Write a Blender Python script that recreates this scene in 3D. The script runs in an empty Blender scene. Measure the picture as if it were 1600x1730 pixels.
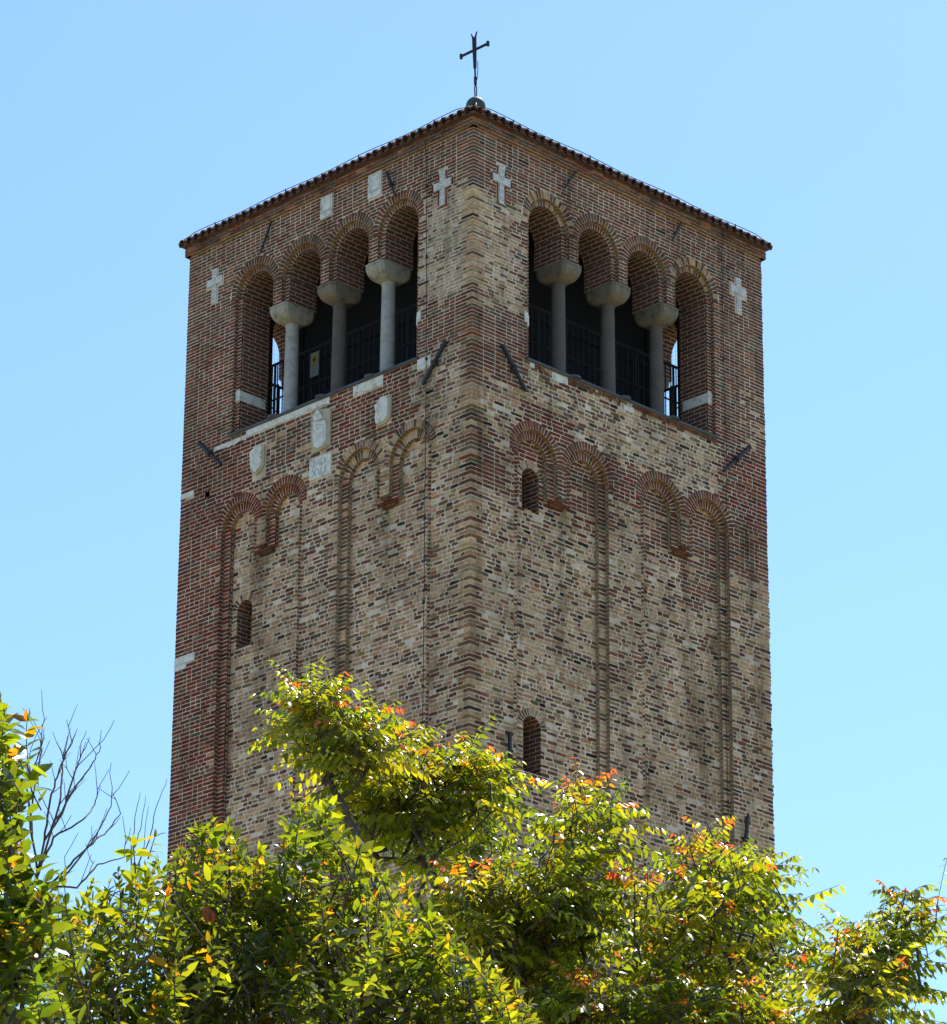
import bpy, math, random
import numpy as np
from mathutils import Vector, Matrix, noise

# ------------------------------------------------------------------ scene, camera, light
sc = bpy.context.scene
COL = sc.collection
rad = math.radians
F_PX, W_PX, H_PX = 6620.37, 1600.0, 1730.0
CAM = Vector((-33.93352, -34.58786, 1.6))
YAW, PITCH, ROLL = rad(45.50051625), rad(21.87541586), rad(0.43484294)
_d = Vector((math.cos(PITCH) * math.cos(YAW), math.cos(PITCH) * math.sin(YAW), math.sin(PITCH)))
_r = _d.cross(Vector((0, 0, 1))).normalized()
_u = _r.cross(_d)
RIGHT = math.cos(ROLL) * _r + math.sin(ROLL) * _u
UP = -math.sin(ROLL) * _r + math.cos(ROLL) * _u
cd = bpy.data.cameras.new("camera")
cam = bpy.data.objects.new("camera", cd)
COL.objects.link(cam)
cam.matrix_world = Matrix(((RIGHT.x, UP.x, -_d.x, CAM.x), (RIGHT.y, UP.y, -_d.y, CAM.y), (RIGHT.z, UP.z, -_d.z, CAM.z), (0, 0, 0, 1)))
cd.sensor_fit = 'VERTICAL'
cd.sensor_height = 24.0
cd.lens = 24.0 * F_PX / H_PX
cd.clip_end = 5000
sc.camera = cam

SUN_EL, SUN_AZ = rad(56), rad(20)          # azimuth measured from +X towards +Y
SDIR = Vector((math.cos(SUN_EL) * math.cos(SUN_AZ), math.cos(SUN_EL) * math.sin(SUN_AZ), math.sin(SUN_EL)))
world = bpy.data.worlds.new("World")
sc.world = world
world.use_nodes = True
wn = world.node_tree.nodes
sky = wn.new("ShaderNodeTexSky")
sky.sky_type = 'NISHITA'
sky.sun_disc = False
sky.sun_elevation = SUN_EL
sky.sun_rotation = math.pi / 2 - SUN_AZ
sky.altitude = 0
sky.air_density = 1.0
sky.dust_density = 0.45
sky.ozone_density = 2.0
wn["Background"].inputs[1].default_value = 0.14
tint = wn.new("ShaderNodeMix"); tint.data_type = 'RGBA'; tint.blend_type = 'MULTIPLY'
tint.inputs[0].default_value = 1.0
tint.inputs[7].default_value = (0.765, 0.95, 1.0, 1)
world.node_tree.links.new(sky.outputs[0], tint.inputs[6])
world.node_tree.links.new(tint.outputs[2], wn["Background"].inputs[0])
sd = bpy.data.lights.new("sun", 'SUN')
sd.energy = 4.8
sd.angle = rad(0.5)
sd.color = (1.0, 0.95, 0.87)
so = bpy.data.objects.new("sun", sd)
COL.objects.link(so)
so.rotation_euler = (-SDIR).to_track_quat('-Z', 'Y').to_euler()
so.location = SDIR * 100
sc.view_settings.view_transform = 'Standard'
sc.view_settings.look = 'None'
sc.view_settings.exposure = 0.55
sc.view_settings.gamma = 1.0

rng = random.Random(11)
U = rng.uniform


def ray(px, py):
    return ((px - 800) / F_PX) * RIGHT + (-(py - 865) / F_PX) * UP + _d


def at(px, py, dist):
    v = ray(px, py)
    return CAM + v * (dist / math.hypot(v.x, v.y))


# ------------------------------------------------------------------ object helpers
def tag(o, label, cat, group=None, kind=None):
    if label: o['label'] = label
    if cat: o['category'] = cat
    if group: o['group'] = group
    if kind: o['kind'] = kind
    return o


def empty(name, loc):
    o = bpy.data.objects.new(name, None)
    o.empty_display_size = 0.3
    COL.objects.link(o)
    o.location = loc
    return o


class MB:
    """collects polygons with material slot, optional uv per face, optional colour and smear"""

    def __init__(s):
        s.v = []; s.f = []; s.m = []; s.uv = []; s.c = []; s.s = []

    def poly(s, pts, m=0, uv=None, c=(1, 1, 1), sm=0.0):
        i = len(s.v)
        s.v.extend(pts)
        s.f.append(tuple(range(i, i + len(pts))))
        s.m.append(m); s.uv.append(uv); s.c.append(c); s.s.append(sm)

    def box(s, T, u0, u1, d0, d1, z0, z1, m=0, c=(1, 1, 1), sm=0.0, faces="fblrtk"):
        P = lambda u, d, z: T(u, d, z)
        q = {'f': [(u0, d0, z0), (u1, d0, z0), (u1, d0, z1), (u0, d0, z1)],
             'k': [(u0, d1, z0), (u0, d1, z1), (u1, d1, z1), (u1, d1, z0)],
             'b': [(u0, d0, z0), (u0, d1, z0), (u1, d1, z0), (u1, d0, z0)],
             't': [(u0, d0, z1), (u1, d0, z1), (u1, d1, z1), (u0, d1, z1)],
             'l': [(u0, d0, z0), (u0, d0, z1), (u0, d1, z1), (u0, d1, z0)],
             'r': [(u1, d0, z0), (u1, d1, z0), (u1, d1, z1), (u1, d0, z1)]}
        ax = {'f': (0, 2), 'k': (0, 2), 'b': (0, 1), 't': (0, 1), 'l': (1, 2), 'r': (1, 2)}
        for k in faces:
            s.poly([P(*p) for p in q[k]], m, [(p[ax[k][0]], p[ax[k][1]]) for p in q[k]], c, sm)

    def prism(s, T, outline, d0, d1, m=0, c=(1, 1, 1)):
        """outline: list of (u,z); extruded from depth d0 (front) to d1"""
        s.poly([T(u, d0, z) for u, z in outline], m, [(u, z) for u, z in outline], c)
        n = len(outline)
        for i in range(n):
            a, b = outline[i], outline[(i + 1) % n]
            s.poly([T(a[0], d0, a[1]), T(a[0], d1, a[1]), T(b[0], d1, b[1]), T(b[0], d0, b[1])], m,
                   [(a[0], 0), (a[0], .1), (b[0], .1), (b[0], 0)], c)

    def tube(s, pts, rs, n=6, m=0, c=(1, 1, 1), caps=True):
        pts = [Vector(p) for p in pts]
        if not isinstance(rs, (list, tuple)): rs = [rs] * len(pts)
        i0 = len(s.v)
        up = None
        for k, p in enumerate(pts):
            t = (pts[min(k + 1, len(pts) - 1)] - pts[max(k - 1, 0)])
            if t.length < 1e-9: t = Vector((0, 0, 1))
            t.normalize()
            if up is None:
                up = t.orthogonal().normalized()
            else:
                up = (up - t * up.dot(t))
                up = up.normalized() if up.length > 1e-6 else t.orthogonal().normalized()
            b = t.cross(up)
            for j in range(n):
                a = 2 * math.pi * j / n
                s.v.append(tuple(p + rs[k] * (math.cos(a) * up + math.sin(a) * b)))
        def face(f):
            s.f.append(f); s.m.append(m); s.uv.append(None); s.c.append(c); s.s.append(0.0)
        for k in range(len(pts) - 1):
            for j in range(n):
                a = i0 + k * n + j; b = i0 + k * n + (j + 1) % n
                face((a, b, b + n, a + n))
        if caps:
            face(tuple(i0 + j for j in range(n))[::-1])
            face(tuple(i0 + (len(pts) - 1) * n + j for j in range(n)))

    def lathe(s, o, prof, n=20, m=0, c=(1, 1, 1)):
        i0 = len(s.v)
        for r, z in prof:
            for j in range(n):
                a = 2 * math.pi * j / n
                s.v.append((o[0] + r * math.cos(a), o[1] + r * math.sin(a), o[2] + z))
        def face(f):
            s.f.append(f); s.m.append(m); s.uv.append(None); s.c.append(c); s.s.append(0.0)
        for k in range(len(prof) - 1):
            for j in range(n):
                a = i0 + k * n + j; b = i0 + k * n + (j + 1) % n
                face((a, b, b + n, a + n))
        face(tuple(i0 + j for j in range(n))[::-1])
        face(tuple(i0 + (len(prof) - 1) * n + j for j in range(n)))

    def build(s, name, mats, parent=None, smooth=False):
        me = bpy.data.meshes.new(name)
        me.from_pydata(s.v, [], s.f)
        if not isinstance(mats, (list, tuple)): mats = [mats]
        for m in mats: me.materials.append(m)
        nl = len(me.loops)
        cnt = np.array([len(f) for f in s.f])
        me.polygons.foreach_set("material_index", np.array(s.m, dtype=np.int32))
        if any(u is not None for u in s.uv):
            ul = me.uv_layers.new(name="UVMap")
            arr = np.zeros((nl, 2), dtype=np.float32)
            k = 0
            for f, u in zip(s.f, s.uv):
                if u is not None: arr[k:k + len(f)] = u
                k += len(f)
            ul.data.foreach_set("uv", arr.ravel())
        ca = me.color_attributes.new("bc", 'FLOAT_COLOR', 'CORNER')
        cc = np.ones((nl, 4), dtype=np.float32)
        cc[:, :3] = np.repeat(np.array(s.c, dtype=np.float32), cnt, axis=0)
        cc[:, 3] = np.repeat(np.array(s.s, dtype=np.float32), cnt)
        ca.data.foreach_set("color", cc.ravel())
        if smooth:
            me.polygons.foreach_set("use_smooth", np.ones(len(s.f), dtype=bool))
        me.update()
        o = bpy.data.objects.new(name, me)
        COL.objects.link(o)
        if parent is not None: o.parent = parent
        return o


# ------------------------------------------------------------------ materials
def mat(name):
    m = bpy.data.materials.new(name)
    m.use_nodes = True
    nt = m.node_tree
    return m, nt, nt.nodes["Principled BSDF"], nt.nodes, nt.links


def ramp(nodes, links, src, stops):
    r = nodes.new("ShaderNodeValToRGB")
    e = r.color_ramp.elements
    while len(e) < len(stops): e.new(0.5)
    for el, (p, c) in zip(e, stops):
        el.position = p; el.color = (c[0], c[1], c[2], 1)
    links.new(src, r.inputs[0])
    return r.outputs[0]


def noise_tex(nodes, links, scale, detail=4, rough=0.6, coord="Object", vec=None):
    n = nodes.new("ShaderNodeTexNoise")
    n.inputs["Scale"].default_value = scale
    n.inputs["Detail"].default_value = detail
    n.inputs["Roughness"].default_value = rough
    if vec is None:
        t = nodes.new("ShaderNodeTexCoord"); vec = t.outputs[coord]
    links.new(vec, n.inputs["Vector"])
    return n.outputs["Fac"]


def mixc(nodes, links, fac, a, b, mode='MIX'):
    m = nodes.new("ShaderNodeMix"); m.data_type = 'RGBA'; m.blend_type = mode
    def put(sock, v):
        if hasattr(v, 'links') or hasattr(v, 'is_linked'): links.new(v, sock)
        elif isinstance(v, (int, float)): sock.default_value = v
        else: sock.default_value = (v[0], v[1], v[2], 1)
    put(m.inputs[0], fac); put(m.inputs[6], a); put(m.inputs[7], b)
    return m.outputs[2]


def bump(nodes, links, bs, src, strength, dist=0.01):
    b = nodes.new("ShaderNodeBump")
    b.inputs["Strength"].default_value = strength
    b.inputs["Distance"].default_value = dist
    links.new(src, b.inputs["Height"])
    links.new(b.outputs[0], bs.inputs["Normal"])


MORTAR = (0.50, 0.455, 0.39)


def streaks(N, L):
    """soot and rain runs, long in the vertical"""
    t = N.new("ShaderNodeTexCoord")
    mp = N.new("ShaderNodeMapping"); mp.inputs["Scale"].default_value = (2.2, 2.2, .33)
    L.new(t.outputs["Object"], mp.inputs["Vector"])
    n = noise_tex(N, L, 1.0, 6, .68, vec=mp.outputs[0])
    a = ramp(N, L, n, [(.34, (.55, .53, .50)), (.47, (.96, .95, .94)), (.70, (1.10, 1.09, 1.07))])
    n2 = noise_tex(N, L, .8, 4, .6)
    b = ramp(N, L, n2, [(.34, (.76, .74, .71)), (.50, (1.0, .99, .97)), (.66, (1.10, 1.08, 1.06))])
    return mixc(N, L, 1.0, a, b, 'MULTIPLY')


def make_brick():
    m, nt, bs, N, L = mat("old_brick")
    a = N.new("ShaderNodeAttribute"); a.attribute_name = "bc"
    n1 = noise_tex(N, L, 14, 5, .65)
    n2 = noise_tex(N, L, 55, 4, .7)
    n3 = noise_tex(N, L, 5.5, 7, .8)
    mul = ramp(N, L, n2, [(0.3, (.56, .53, .51)), (0.7, (1.30, 1.20, 1.13))])
    c = mixc(N, L, 1.0, a.outputs["Color"], mul, 'MULTIPLY')
    mul2 = ramp(N, L, n1, [(0.3, (.66, .65, .63)), (0.7, (1.16, 1.15, 1.14))])
    c = mixc(N, L, 1.0, c, mul2, 'MULTIPLY')
    c = mixc(N, L, 1.0, c, (1.19, 1.055, .96), 'MULTIPLY')
    # mortar smeared over the worn bricks
    sub = N.new("ShaderNodeMath"); sub.operation = 'SUBTRACT'
    L.new(a.outputs["Alpha"], sub.inputs[0]); L.new(n3, sub.inputs[1])
    ma = N.new("ShaderNodeMath"); ma.operation = 'MULTIPLY_ADD'; ma.use_clamp = True
    ma.inputs[1].default_value = 4.5; ma.inputs[2].default_value = 0.5
    L.new(sub.outputs[0], ma.inputs[0])
    sc_ = N.new("ShaderNodeMath"); sc_.operation = 'MULTIPLY'; sc_.inputs[1].default_value = 0.8
    L.new(ma.outputs[0], sc_.inputs[0])
    mcol = ramp(N, L, n2, [(0.3, (.30, .255, .20)), (0.7, (.60, .53, .44))])
    c = mixc(N, L, sc_.outputs[0], c, mcol)
    c = mixc(N, L, 1.0, c, streaks(N, L), 'MULTIPLY')
    L.new(c, bs.inputs["Base Color"])
    bs.inputs["Roughness"].default_value = 0.92
    bs.inputs["Specular IOR Level"].default_value = 0.2
    bump(N, L, bs, n2, 0.5, 0.012)
    return m


def make_mortar():
    m, nt, bs, N, L = mat("lime_mortar")
    n1 = noise_tex(N, L, 3.5, 5, .65)
    n2 = noise_tex(N, L, 60, 4, .7)
    c1 = ramp(N, L, n1, [(0.3, (.42, .37, .31)), (0.5, (.62, .56, .49)), (0.72, (.76, .70, .63))])
    mul = ramp(N, L, n2, [(0.3, (.72, .71, .7)), (0.7, (1.12, 1.12, 1.12))])
    c = mixc(N, L, 1.0, c1, mul, 'MULTIPLY')
    c = mixc(N, L, 1.0, c, streaks(N, L), 'MULTIPLY')
    c = mixc(N, L, 1.0, c, (1.10, 1.02, .95), 'MULTIPLY')
    L.new(c, bs.inputs["Base Color"])
    bs.inputs["Roughness"].default_value = 0.95
    bs.inputs["Specular IOR Level"].default_value = 0.15
    bump(N, L, bs, n2, 0.5, 0.01)
    return m


def make_reveal(name, tint=(1, 1, 1), lichen_bounce=0.0):
    m, nt, bs, N, L = mat(name)
    t = N.new("ShaderNodeTexCoord")
    b = N.new("ShaderNodeTexBrick")
    b.offset = 0.5
    b.inputs["Scale"].default_value = 1.0
    b.inputs["Brick Width"].default_value = 0.23
    b.inputs["Row Height"].default_value = 0.062
    b.inputs["Mortar Size"].default_value = 0.006
    b.inputs["Mortar Smooth"].default_value = 0.2
    b.inputs["Bias"].default_value = 0.0
    b.inputs["Color1"].default_value = (.27 * tint[0], .105 * tint[1], .065 * tint[2], 1)
    b.inputs["Color2"].default_value = (.14 * tint[0], .075 * tint[1], .055 * tint[2], 1)
    b.inputs["Mortar"].default_value = (.42, .37, .31, 1)
    L.new(t.outputs["UV"], b.inputs["Vector"])
    n2 = noise_tex(N, L, 40, 4, .7)
    n1 = noise_tex(N, L, 5, 4, .6)
    mul = ramp(N, L, n2, [(0.3, (.7, .7, .7)), (0.7, (1.25, 1.25, 1.22))])
    c = mixc(N, L, 1.0, b.outputs["Color"], mul, 'MULTIPLY')
    if lichen_bounce > 0:
        msk = ramp(N, L, n1, [(0.4, (0, 0, 0)), (0.62, (lichen_bounce, lichen_bounce, lichen_bounce))])
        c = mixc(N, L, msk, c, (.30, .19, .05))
    L.new(c, bs.inputs["Base Color"])
    bs.inputs["Roughness"].default_value = 0.92
    bs.inputs["Specular IOR Level"].default_value = 0.2
    bump(N, L, bs, b.outputs["Fac"], -0.5, 0.01)
    return m


def make_stone(name, base, dark, scale=8, carve=0.0):
    m, nt, bs, N, L = mat(name)
    n1 = noise_tex(N, L, scale, 6, .7)
    n2 = noise_tex(N, L, 70, 4, .7)
    c = ramp(N, L, n1, [(0.28, dark), (0.5, base), (0.8, tuple(min(.9, x * 1.12) for x in base))])
    mul = ramp(N, L, n2, [(0.3, (.78, .78, .78)), (0.65, (1.1, 1.1, 1.1))])
    c = mixc(N, L, 1.0, c, mul, 'MULTIPLY')
    if carve:
        v = N.new("ShaderNodeTexVoronoi"); v.feature = 'DISTANCE_TO_EDGE'
        v.inputs["Scale"].default_value = 24
        t = N.new("ShaderNodeTexCoord"); L.new(t.outputs["Object"], v.inputs["Vector"])
        k = ramp(N, L, v.outputs["Distance"], [(0.0, (1 - carve,) * 3), (0.12, (1, 1, 1))])
        c = mixc(N, L, 1.0, c, k, 'MULTIPLY')
        bump(N, L, bs, v.outputs["Distance"], 0.8, 0.02)
    else:
        bump(N, L, bs, n2, 0.35, 0.01)
    L.new(c, bs.inputs["Base Color"])
    bs.inputs["Roughness"].default_value = 0.85
    return m


def make_plain(name, base, rough=0.6, metal=0.0, var=0.25, scale=12):
    m, nt, bs, N, L = mat(name)
    n1 = noise_tex(N, L, scale, 5, .65)
    c = ramp(N, L, n1, [(0.3, tuple(x * (1 - var) for x in base)), (0.7, tuple(x * (1 + var) for x in base))])
    L.new(c, bs.inputs["Base Color"])
    bs.inputs["Roughness"].default_value = rough
    bs.inputs["Metallic"].default_value = metal
    bump(N, L, bs, n1, 0.2, 0.005)
    return m


M_BRICK = make_brick()
M_MORTAR = make_mortar()
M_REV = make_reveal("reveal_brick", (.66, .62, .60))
M_REV2 = make_reveal("tan_reveal_brick", (1.15, 1.9, 1.75))
M_LICH_BOUNCE = make_reveal("lichen_bounce_brick", (1.0, 1.15, 0.85), 0.5)  # ochre lichens plus warm ground bounce painted into the soffit colour
M_STONE = make_stone("white_stone", (.72, .70, .67), (.33, .29, .22), 9)
M_CARVED = make_stone("carved_stone", (.72, .71, .70), (.50, .48, .44), 6, 0.45)
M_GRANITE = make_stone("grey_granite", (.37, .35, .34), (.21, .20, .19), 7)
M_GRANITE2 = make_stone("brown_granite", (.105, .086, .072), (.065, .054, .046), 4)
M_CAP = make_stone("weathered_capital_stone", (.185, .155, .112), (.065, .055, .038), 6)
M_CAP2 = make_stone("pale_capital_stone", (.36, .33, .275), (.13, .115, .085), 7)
M_IRON = make_plain("dark_iron", (.020, .021, .026), 0.65, 0.0)
M_LEAD = make_plain("lead_sheet", (.065, .075, .09), 0.5, 0.2)
M_TILE = make_plain("clay_tile", (.105, .052, .040), 0.85, 0, 0.5, 9)
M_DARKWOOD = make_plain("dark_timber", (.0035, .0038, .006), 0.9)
M_INNER = make_reveal("dark_inner_brick", (.22, .3, .4), 0.0)  # inner belfry walls, darker and bluer than the reveals
M_RAIL = make_plain("black_railing", (.004, .005, .008), 0.7)
M_COPPER = make_plain("dark_sheet_metal", (.045, .055, .065), 0.65, 0.0)
M_WIRE = make_plain("wire", (.02, .02, .022), 0.6)
M_WHITEP = make_plain("white_panel", (.13, .13, .135), 0.6, 0, .05)
M_YELLOW = make_plain("yellow_paint", (.22, .165, .012), 0.6, 0, .08)
M_BLACKP = make_plain("black_paint", (.02, .02, .02), 0.6)


# ------------------------------------------------------------------ the tower
WID = 6.0
TR = lambda u, d, z: (u, d, z)              # the face towards the right of the photograph
TL = lambda u, d, z: (d, u, z)              # the face towards the left
TB = lambda u, d, z: (u, WID - d, z)        # the two faces turned away
TE = lambda u, d, z: (WID - d, u, z)


class Op:
    def __init__(s, u0, u1, zb, zt=None, uc=None, zs=None, r=None, zl=None, zr=None):
        s.u0, s.u1, s.zb, s.ztc, s.uc, s.zs, s.r = u0, u1, zb, zt, uc, zs, r
        s.zl = zb if zl is None else zl
        s.zr = zb if zr is None else zr

    def zt(s, u):
        if s.r is None: return s.ztc
        return s.zs + math.sqrt(max(0.0, s.r ** 2 - (u - s.uc) ** 2))

    def span(s, z, extra=0.0, side=0.0):
        """u interval blocked at height z (extra widens the arch ring)"""
        if z < s.zb - .002: return None
        if s.r is None:
            return (s.u0, s.u1) if z < s.ztc else None
        if z <= s.zs: return (s.u0 - side, s.u1 + side)
        h2 = (s.r + extra) ** 2 - (z - s.zs) ** 2
        if h2 <= 0: return None
        h = math.sqrt(h2)
        return (s.uc - h, s.uc + h)


def arcade(centres, r, zs, zb, slot_top):
    ops = []
    n = len(centres)
    for i, c in enumerate(centres):
        ops.append(Op(c - r, c + r, zb, uc=c, zs=zs, r=r, zl=zb if i == 0 else slot_top, zr=zb if i == n - 1 else slot_top))
        if i < n - 1:
            ops.append(Op(c + r, centres[i + 1] - r, zb, zt=slot_top))
    return ops


def sheet(mb, T, ops, u0, u1, z0, z1, d, m):
    brk = {u0, u1}
    for o in ops:
        brk.add(o.u0); brk.add(o.u1)
        if o.r is not None:
            for k in range(1, 24): brk.add(o.uc - o.r * math.cos(math.pi * k / 24))
    brk = sorted(b for b in brk if u0 - 1e-9 <= b <= u1 + 1e-9)
    for a, b in zip(brk, brk[1:]):
        if b - a < 1e-6: continue
        mid = (a + b) / 2
        act = sorted((o for o in ops if o.u0 < mid < o.u1), key=lambda o: o.zb)
        za = zb_ = z0
        for o in act + [None]:
            ta, tb = (z1, z1) if o is None else (o.zb, o.zb)
            if ta - za > 1e-5 or tb - zb_ > 1e-5:
                q = [(a, za), (b, zb_), (b, tb), (a, ta)]
                mb.poly([T(u, d, z) for u, z in q], m, q)
            if o is not None: za, zb_ = o.zt(a), o.zt(b)


def reveals(mb, T, ops, d0, d1, m, msoff, bottom=True):
    for o in ops:
        top = o.ztc if o.r is None else o.zs
        if o.r is not None:
            for u, zs0 in ((o.u0, o.zl), (o.u1, o.zr)):
                if top - zs0 > 1e-4:
                    q = [(d0, zs0), (d1, zs0), (d1, top), (d0, top)]
                    mb.poly([T(u, d, z) for d, z in q], m, [(d + u, z) for d, z in q])
            n = 28
            for k in range(n):
                a0, a1 = math.pi * k / n, math.pi * (k + 1) / n
                p = [(o.uc - o.r * math.cos(a), o.zs + o.r * math.sin(a)) for a in (a0, a1)]
                s0, s1 = o.zs + o.r * a0, o.zs + o.r * a1
                mb.poly([T(p[0][0], d0, p[0][1]), T(p[0][0], d1, p[0][1]), T(p[1][0], d1, p[1][1]), T(p[1][0], d0, p[1][1])], msoff,
                        [(d0, s0), (d1, s0), (d1, s1), (d0, s1)])
        else:
            mb.poly([T(o.u0, d0, top), T(o.u1, d0, top), T(o.u1, d1, top), T(o.u0, d1, top)], m,
                    [(o.u0, d0), (o.u1, d0), (o.u1, d1), (o.u0, d1)])
        if bottom:
            mb.poly([T(o.u0, d0, o.zb), T(o.u1, d0, o.zb), T(o.u1, d1, o.zb), T(o.u0, d1, o.zb)], m,
                    [(o.u0, d0), (o.u1, d0), (o.u1, d1), (o.u0, d1)])


SILL = 23.62
BC = [1.485, 2.495, 3.505, 4.515]
BZS = 25.79
D1, D2 = 0.065, 0.60
BEL_OUT = arcade(BC, .42, BZS, SILL, 25.40)
BEL_IN = arcade(BC, .33, BZS, SILL, 25.40)
E1, E2 = 0.07, 0.14
BOT = 6.0
RIN = 0.13
# blind arcades: (panel left, panel right, radius, springing)
BL_R = [(.82, 2.68, .42, 22.20), (3.32, 5.18, .42, 22.20)]
BL_L = [(.76, 2.62, .42, 22.20), (3.36, 5.08, .385, 22.155)]


def blind(spec, inner):
    ops = []
    for a, b, r, zs in spec:
        cs = [a + r, b - r]
        ops += arcade(cs, r - (RIN if inner else 0), zs, BOT, 21.68 if inner else 21.75)
    return ops


SLIT_R = [Op(1.11, 1.44, 21.46, uc=1.275, zs=21.935, r=.165), Op(1.145, 1.485, 17.74, uc=1.315, zs=18.37, r=.17)]
SLIT_L = [Op(4.515, 4.845, 20.36, uc=4.68, zs=20.90, r=.165)]
HOLE_R = []
HOLE_L = [Op(5.36, 5.47, 22.80, zt=22.90), Op(.74, .90, 23.03, zt=23.09)]


# ---- brick colours -------------------------------------------------------
def nz(u, z, s, o=0.0):
    return noise.noise(Vector((u * s + o, z * s - o, o * 1.7))) * 0.5 + 0.5


def sm01(x, a, b):
    t = max(0.0, min(1.0, (x - a) / (b - a)))
    return t * t * (3 - 2 * t)


PAL = {
    'red': [(.215, .085, .06), (.18, .075, .055), (.25, .105, .07), (.16, .062, .048)],
    'brown': [(.20, .118, .078), (.165, .10, .072), (.235, .135, .088), (.15, .085, .066)],
    'grey': [(.155, .128, .10), (.13, .11, .092), (.185, .155, .12)],
    'deep': [(.19, .044, .032), (.15, .040, .031), (.225, .056, .036), (.115, .037, .033), (.225, .072, .044)],
    'yel': [(.46, .365, .235), (.40, .305, .20), (.51, .43, .30), (.36, .285, .185), (.44, .385, .28)],
    'tan': [(.47, .335, .225), (.40, .28, .19), (.52, .39, .28), (.37, .225, .15)],
    'olive': [(.19, .16, .065), (.15, .135, .06), (.24, .195, .08)],
    'black': [(.035, .03, .03), (.05, .042, .04), (.065, .05, .042)],
    'orange': [(.26, .12, .06), (.30, .16, .085)],
}


def zone(face, u, z):
    """weights of the brick kinds, mortar smear and irregularity at a place on a wall"""
    e = (nz(u, z, 1.3, 3.1) - .5) * 1.1
    e2 = (nz(u, z, 2.6, 9.7) - .5) * .5
    uu, zz = u + e * .35, z + e * .35 + e2 * .3
    neat = dict(red=.50, brown=.30, grey=.16, black=.02, orange=.03)
    deep = dict(deep=.70, red=.16, brown=.08, grey=.06)
    worn = dict(yel=.50, tan=.14, brown=.15, red=.05, olive=.07, black=.05, grey=.06, orange=.02)
    old = dict(yel=.42, tan=.17, brown=.20, red=.085, olive=.055, black=.035, grey=.05, orange=.03)
    pink = dict(tan=.50, yel=.12, brown=.18, red=.09, olive=.025, black=.022, grey=.05, orange=.04)
    if face == 'RO':          # stepped jambs and hanging corbels of the blind arcades
        if z > 21.45 + e * .4: return dict(red=.6, brown=.22, deep=.1, grey=.08), .06, .12
        face = 'R'
        if u > 2.2: return dict(yel=.35, brown=.3, red=.12, tan=.1, black=.06, olive=.07), .16, .5
    if face == 'LO':
        if u > 3.4: return dict(deep=.55, red=.35, orange=.08, brown=.1), .04, .12
        if z > 21.6: return dict(brown=.45, deep=.25, red=.15, olive=.1, tan=.1), .22, .3
        return dict(brown=.4, tan=.25, grey=.15, olive=.1, red=.1), .26, .5
    if face == 'R':
        if zz > 23.55:
            if uu < 1.05 and 24.15 < zz < 25.85: return worn, .40, .7
            if uu > 5.6 and zz < 24.5: return dict(red=.35, brown=.3, yel=.2, grey=.15), .2, .5
            if uu > 5.0 and z < 23.75: return deep, .05, .2
            return neat, .06, .15
        if zz > 22.55:
            if u > 5.0: return deep, .08, .25
            if uu < .95:
                return (neat, .1, .2) if zz > 22.95 else (worn, .35, .6)
            if uu < 1.9 and zz < 22.95: return (deep if nz(u, z, 3, 1) > .5 else neat), .15, .25
            return dict(yel=.34, tan=.12, brown=.24, red=.05, olive=.12, black=.03, grey=.12), .38, .85
        if z > 21.25 + e * .5:
            if .82 < u < 2.68 and z > 21.5 + e * .8: return dict(red=.55, deep=.12, brown=.2, grey=.11, yel=.02), .08, .15
            if 3.32 < u < 5.18 and z > (21.55 if u < 4.25 else 20.95) + e * .5: return dict(red=.40, brown=.32, grey=.18, tan=.10), .12, .2
            if 2.6 < u < 3.4 and zz > 22.0: return dict(deep=.35, red=.3, brown=.2, grey=.15), .1, .2
            if uu < .8 and 21.5 < zz < 22.2: return dict(red=.6, brown=.25, grey=.1, deep=.05), .1, .2
            if u > 5.15 and z > 21.6: return neat, .1, .25
            return old, .22, .7
        if 4.3 < u < 5.2 and z > 20.95 + e * .4: return neat, .12, .2
        return old, .20, .9
    else:
        if zz > 23.55:
            if uu < 1.1 and 24.25 < zz < 25.95: return worn, .48, .8
            if u > 4.9 and zz < 25.2 + e: return dict(deep=.45, red=.25, brown=.2, grey=.1), .06, .15
            return dict(red=.44, brown=.31, grey=.16, deep=.06, orange=.03), .06, .15
        if zz > 22.62:
            if u > 4.3 + e * .4: return deep, .06, .2
            if 1.15 < uu < 2.75: return dict(deep=.3, red=.35, brown=.2, grey=.15), .12, .2
            if uu < 1.15: return dict(yel=.25, tan=.2, red=.25, brown=.2, olive=.06, black=.04), .46, .7
            return dict(brown=.35, grey=.25, red=.2, tan=.2), .34, .4
        if u > 5.08: return deep, .05, .15
        if u > 4.9 and z > 22.0: return deep, .1, .2
        if u > 2.55 and u < 3.4: return dict(brown=.35, tan=.25, red=.15, grey=.15, yel=.1), .36, .6
        if u < .75 + e * .2: return dict(yel=.3, tan=.3, brown=.2, red=.1, olive=.06, black=.04), .36, .8
        return pink, .37, .85


def pick(w):
    x = rng.random() * sum(w.values())
    for k, v in w.items():
        x -= v
        if x <= 0: break
    c = rng.choice(PAL[k])
    j = U(.86, 1.14)
    if k in ('red', 'brown', 'grey', 'deep', 'black'): j *= .80 if k != 'deep' else .92
    return (c[0] * j * U(.95, 1.05), c[1] * j * U(.95, 1.05), c[2] * j * U(.93, 1.07))


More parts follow.
